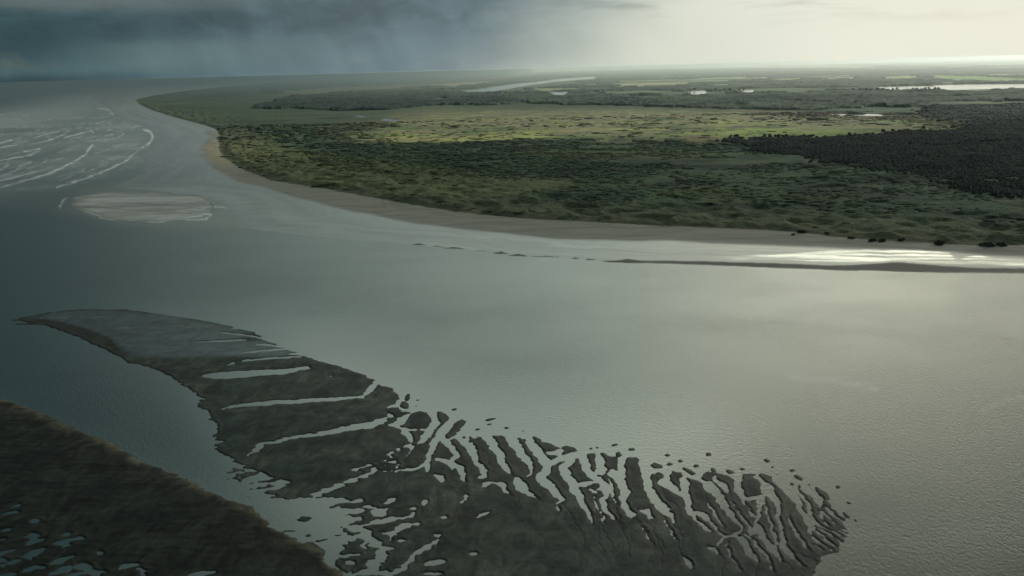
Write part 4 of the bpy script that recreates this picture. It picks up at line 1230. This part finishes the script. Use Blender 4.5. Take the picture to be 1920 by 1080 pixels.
pb(stre, C3(0.030, 0.036, 0.034), .7); pb(flat * sst(-fbm(X * .15, Y, 14, 4, 361), 0.05, .4), C3(0.055, 0.072, 0.074), .6)
dk = blur(inpoly(Uj, Vj, [(60, 598), (110, 603), (160, 617), (205, 634), (222, 652), (232, 668), (215, 664), (180, 650), (140, 632), (90, 615)]), 1, 2)
pb(dk, C3(0.024, 0.022, 0.017), 0.9); wet = wet * (1 - dk) + .2 * dk
for pts in ([(455, 626), (480, 625), (492, 632), (470, 633)],):
    pb(blur(inpoly(Uj, Vj, pts), 1, 1), C3(0.03, 0.03, 0.025), .9)
pb(mudb, C3(0.022, 0.025, 0.020)); pb(mudb * sst(fbm(X, Y, 30, 4, 345), 0.05, .5), C3(0.026, 0.028, 0.022), .6)
rim = dist_line(U, V, [(p[0], p[1]) for p in mudP[1:19]])
rm = np.exp(-(np.maximum(rim - 3, 0) / 9) ** 2) * mudb
pb(rm, C3(0.21, 0.185, 0.12), 0.85)
pb(np.exp(-(rim / 45) ** 2) * mudb, C3(0.040, 0.039, 0.028), 0.5)
pb(mudb * 0.8 * sst(fbm(X * .35 + .25 * Y, Y * .9, 12, 4, 352), 0.0, 0.4), C3(0.009, 0.012, 0.011), 0.75)
Z += rm * 0.5 * (B1 > .7)
wet = np.where(mudb > .5, 0.05, wet)
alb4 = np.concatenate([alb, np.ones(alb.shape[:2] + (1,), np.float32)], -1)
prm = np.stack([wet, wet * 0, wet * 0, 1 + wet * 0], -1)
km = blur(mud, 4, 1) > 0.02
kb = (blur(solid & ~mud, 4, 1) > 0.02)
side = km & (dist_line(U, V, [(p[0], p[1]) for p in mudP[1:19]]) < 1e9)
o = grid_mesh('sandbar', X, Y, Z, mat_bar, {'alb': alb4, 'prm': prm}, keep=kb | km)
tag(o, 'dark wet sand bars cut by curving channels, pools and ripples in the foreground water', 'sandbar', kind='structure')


# ------------------------------------------------------------------ haze
S = 108000.0
me = bpy.data.meshes.new('haze')
z0, z1 = -8.0, H + 14
vs = [(-S, -S, z0), (S, -S, z0), (S, S, z0), (-S, S, z0), (-S, -S, z1), (S, -S, z1), (S, S, z1), (-S, S, z1)]
S2 = 1.03
vs = [(x * S2, y * S2, z) for x, y, z in vs]
me.from_pydata(vs, [], [(3, 2, 1, 0), (4, 5, 6, 7), (0, 1, 5, 4), (1, 2, 6, 5), (2, 3, 7, 6), (3, 0, 4, 7)])
hz = bpy.data.objects.new('haze', me); C.objects.link(hz)
tag(hz, 'pale sea haze thickening towards the horizon', 'haze', kind='stuff')
m, N = new_mat('haze_air')
pv = N.n('ShaderNodeVolumePrincipled')
pv.inputs['Color'].default_value = (0.74, 0.92, 1.0, 1)
pv.inputs['Density'].default_value = 0.7e-5
pv.inputs['Anisotropy'].default_value = 0.84
o = N.n('ShaderNodeOutputMaterial')
N.link(pv.outputs[0], o.inputs['Volume'])
me.materials.append(m)


def air(name, label, foot, z0, z1, colr, dens, g):
    n = len(foot)
    vs = [(x, y, z0) for x, y in foot] + [(x, y, z1) for x, y in foot]
    me = bpy.data.meshes.new(name)
    me.from_pydata(vs, [], [tuple(range(n))[::-1], tuple(range(n, 2 * n))] + [(i, (i + 1) % n, n + (i + 1) % n, n + i) for i in range(n)])
    m, N = new_mat(name + '_air')
    pv = N.n('ShaderNodeVolumePrincipled')
    pv.inputs['Color'].default_value = (*colr, 1)
    pv.inputs['Density'].default_value = dens
    pv.inputs['Anisotropy'].default_value = g
    o = N.n('ShaderNodeOutputMaterial'); N.link(pv.outputs[0], o.inputs['Volume'])
    me.materials.append(m)
    ob = bpy.data.objects.new(name, me); C.objects.link(ob)
    tag(ob, label, name.replace('_', ' '), kind='stuff')


air('mist', 'bright mist lying over the far plain below the right horizon', [(-3000, 12000), (3000, 8500), (60000, 8000), (108000, 60000), (108000, 109000), (2000, 109000), (0, 40000)], -7.0, H + 11,
    (0.78, 0.80, 0.74), 1.9e-5, 0.75)
air('rain_curtain', 'dark rain curtain standing over the sea and land at the left horizon', [(-109000, 10000), (-9000, 9500), (-4500, 12500), (-1500, 20000), (1500, 60000), (1800, 109000), (-109000, 109000)], -7.5, H + 9,
    (0.15, 0.215, 0.235), 6.5e-5, 0.5)

# ------------------------------------------------------------------ unseen cloud added to shade the near water, right of the view
m, N = new_mat('cloud')
tb = N.n('ShaderNodeBsdfTransparent'); df = N.n('ShaderNodeBsdfDiffuse'); df.inputs[0].default_value = (0.8, 0.8, 0.8, 1)
mx = N.n('ShaderNodeMixShader'); mx.inputs[0].default_value = 0.42
N.link(tb.outputs[0], mx.inputs[1]); N.link(df.outputs[0], mx.inputs[2])
o = N.n('ShaderNodeOutputMaterial'); N.link(mx.outputs[0], o.inputs[0])
hc = 6000.0
ox, oy = sdir.x / sdir.z * hc, sdir.y / sdir.z * hc
edge_g = [(-9000, -2500), (9000, -2500), (9000, 5200), (2600, 4900), (1400, 4300), (300, 4150), (-700, 3700), (-1500, 3400), (-2600, 3900), (-4000, 5200), (-9000, 6500)]
gx, gy = np.meshgrid(np.linspace(-9500, 9500, 120), np.linspace(-3000, 7000, 70))
ins = inpoly(gx + 300 * fbm(gx, gy, 900, 3, 400), gy + 300 * fbm(gx, gy, 900, 3, 401), edge_g)
th_ = blur(ins, 2, 2)
top_ = hc + 900 * np.sqrt(th_) * (0.7 + 0.5 * fbm(gx, gy, 1500, 4, 402))
bot_ = hc - 160 * np.sqrt(th_) * (1 + 0.5 * fbm(gx, gy, 700, 3, 403))
idx = np.arange(gx.size).reshape(gx.shape)
kq = ((th_[:-1, :-1] > .03) & (th_[:-1, 1:] > .03) & (th_[1:, 1:] > .03) & (th_[1:, :-1] > .03)).ravel()
q = np.stack([idx[:-1, :-1], idx[:-1, 1:], idx[1:, 1:], idx[1:, :-1]], -1).reshape(-1, 4)[kq]
co = np.concatenate([np.stack([gx + ox, gy + oy, top_], -1).reshape(-1, 3), np.stack([gx + ox, gy + oy, bot_], -1).reshape(-1, 3)])
shade_clo = raw_mesh('cloud', co, np.concatenate([q, q[:, ::-1] + gx.size]), m)
tag(shade_clo, 'unseen grey cloud bank added off to the right to shade the near water', 'cloud', kind='structure')
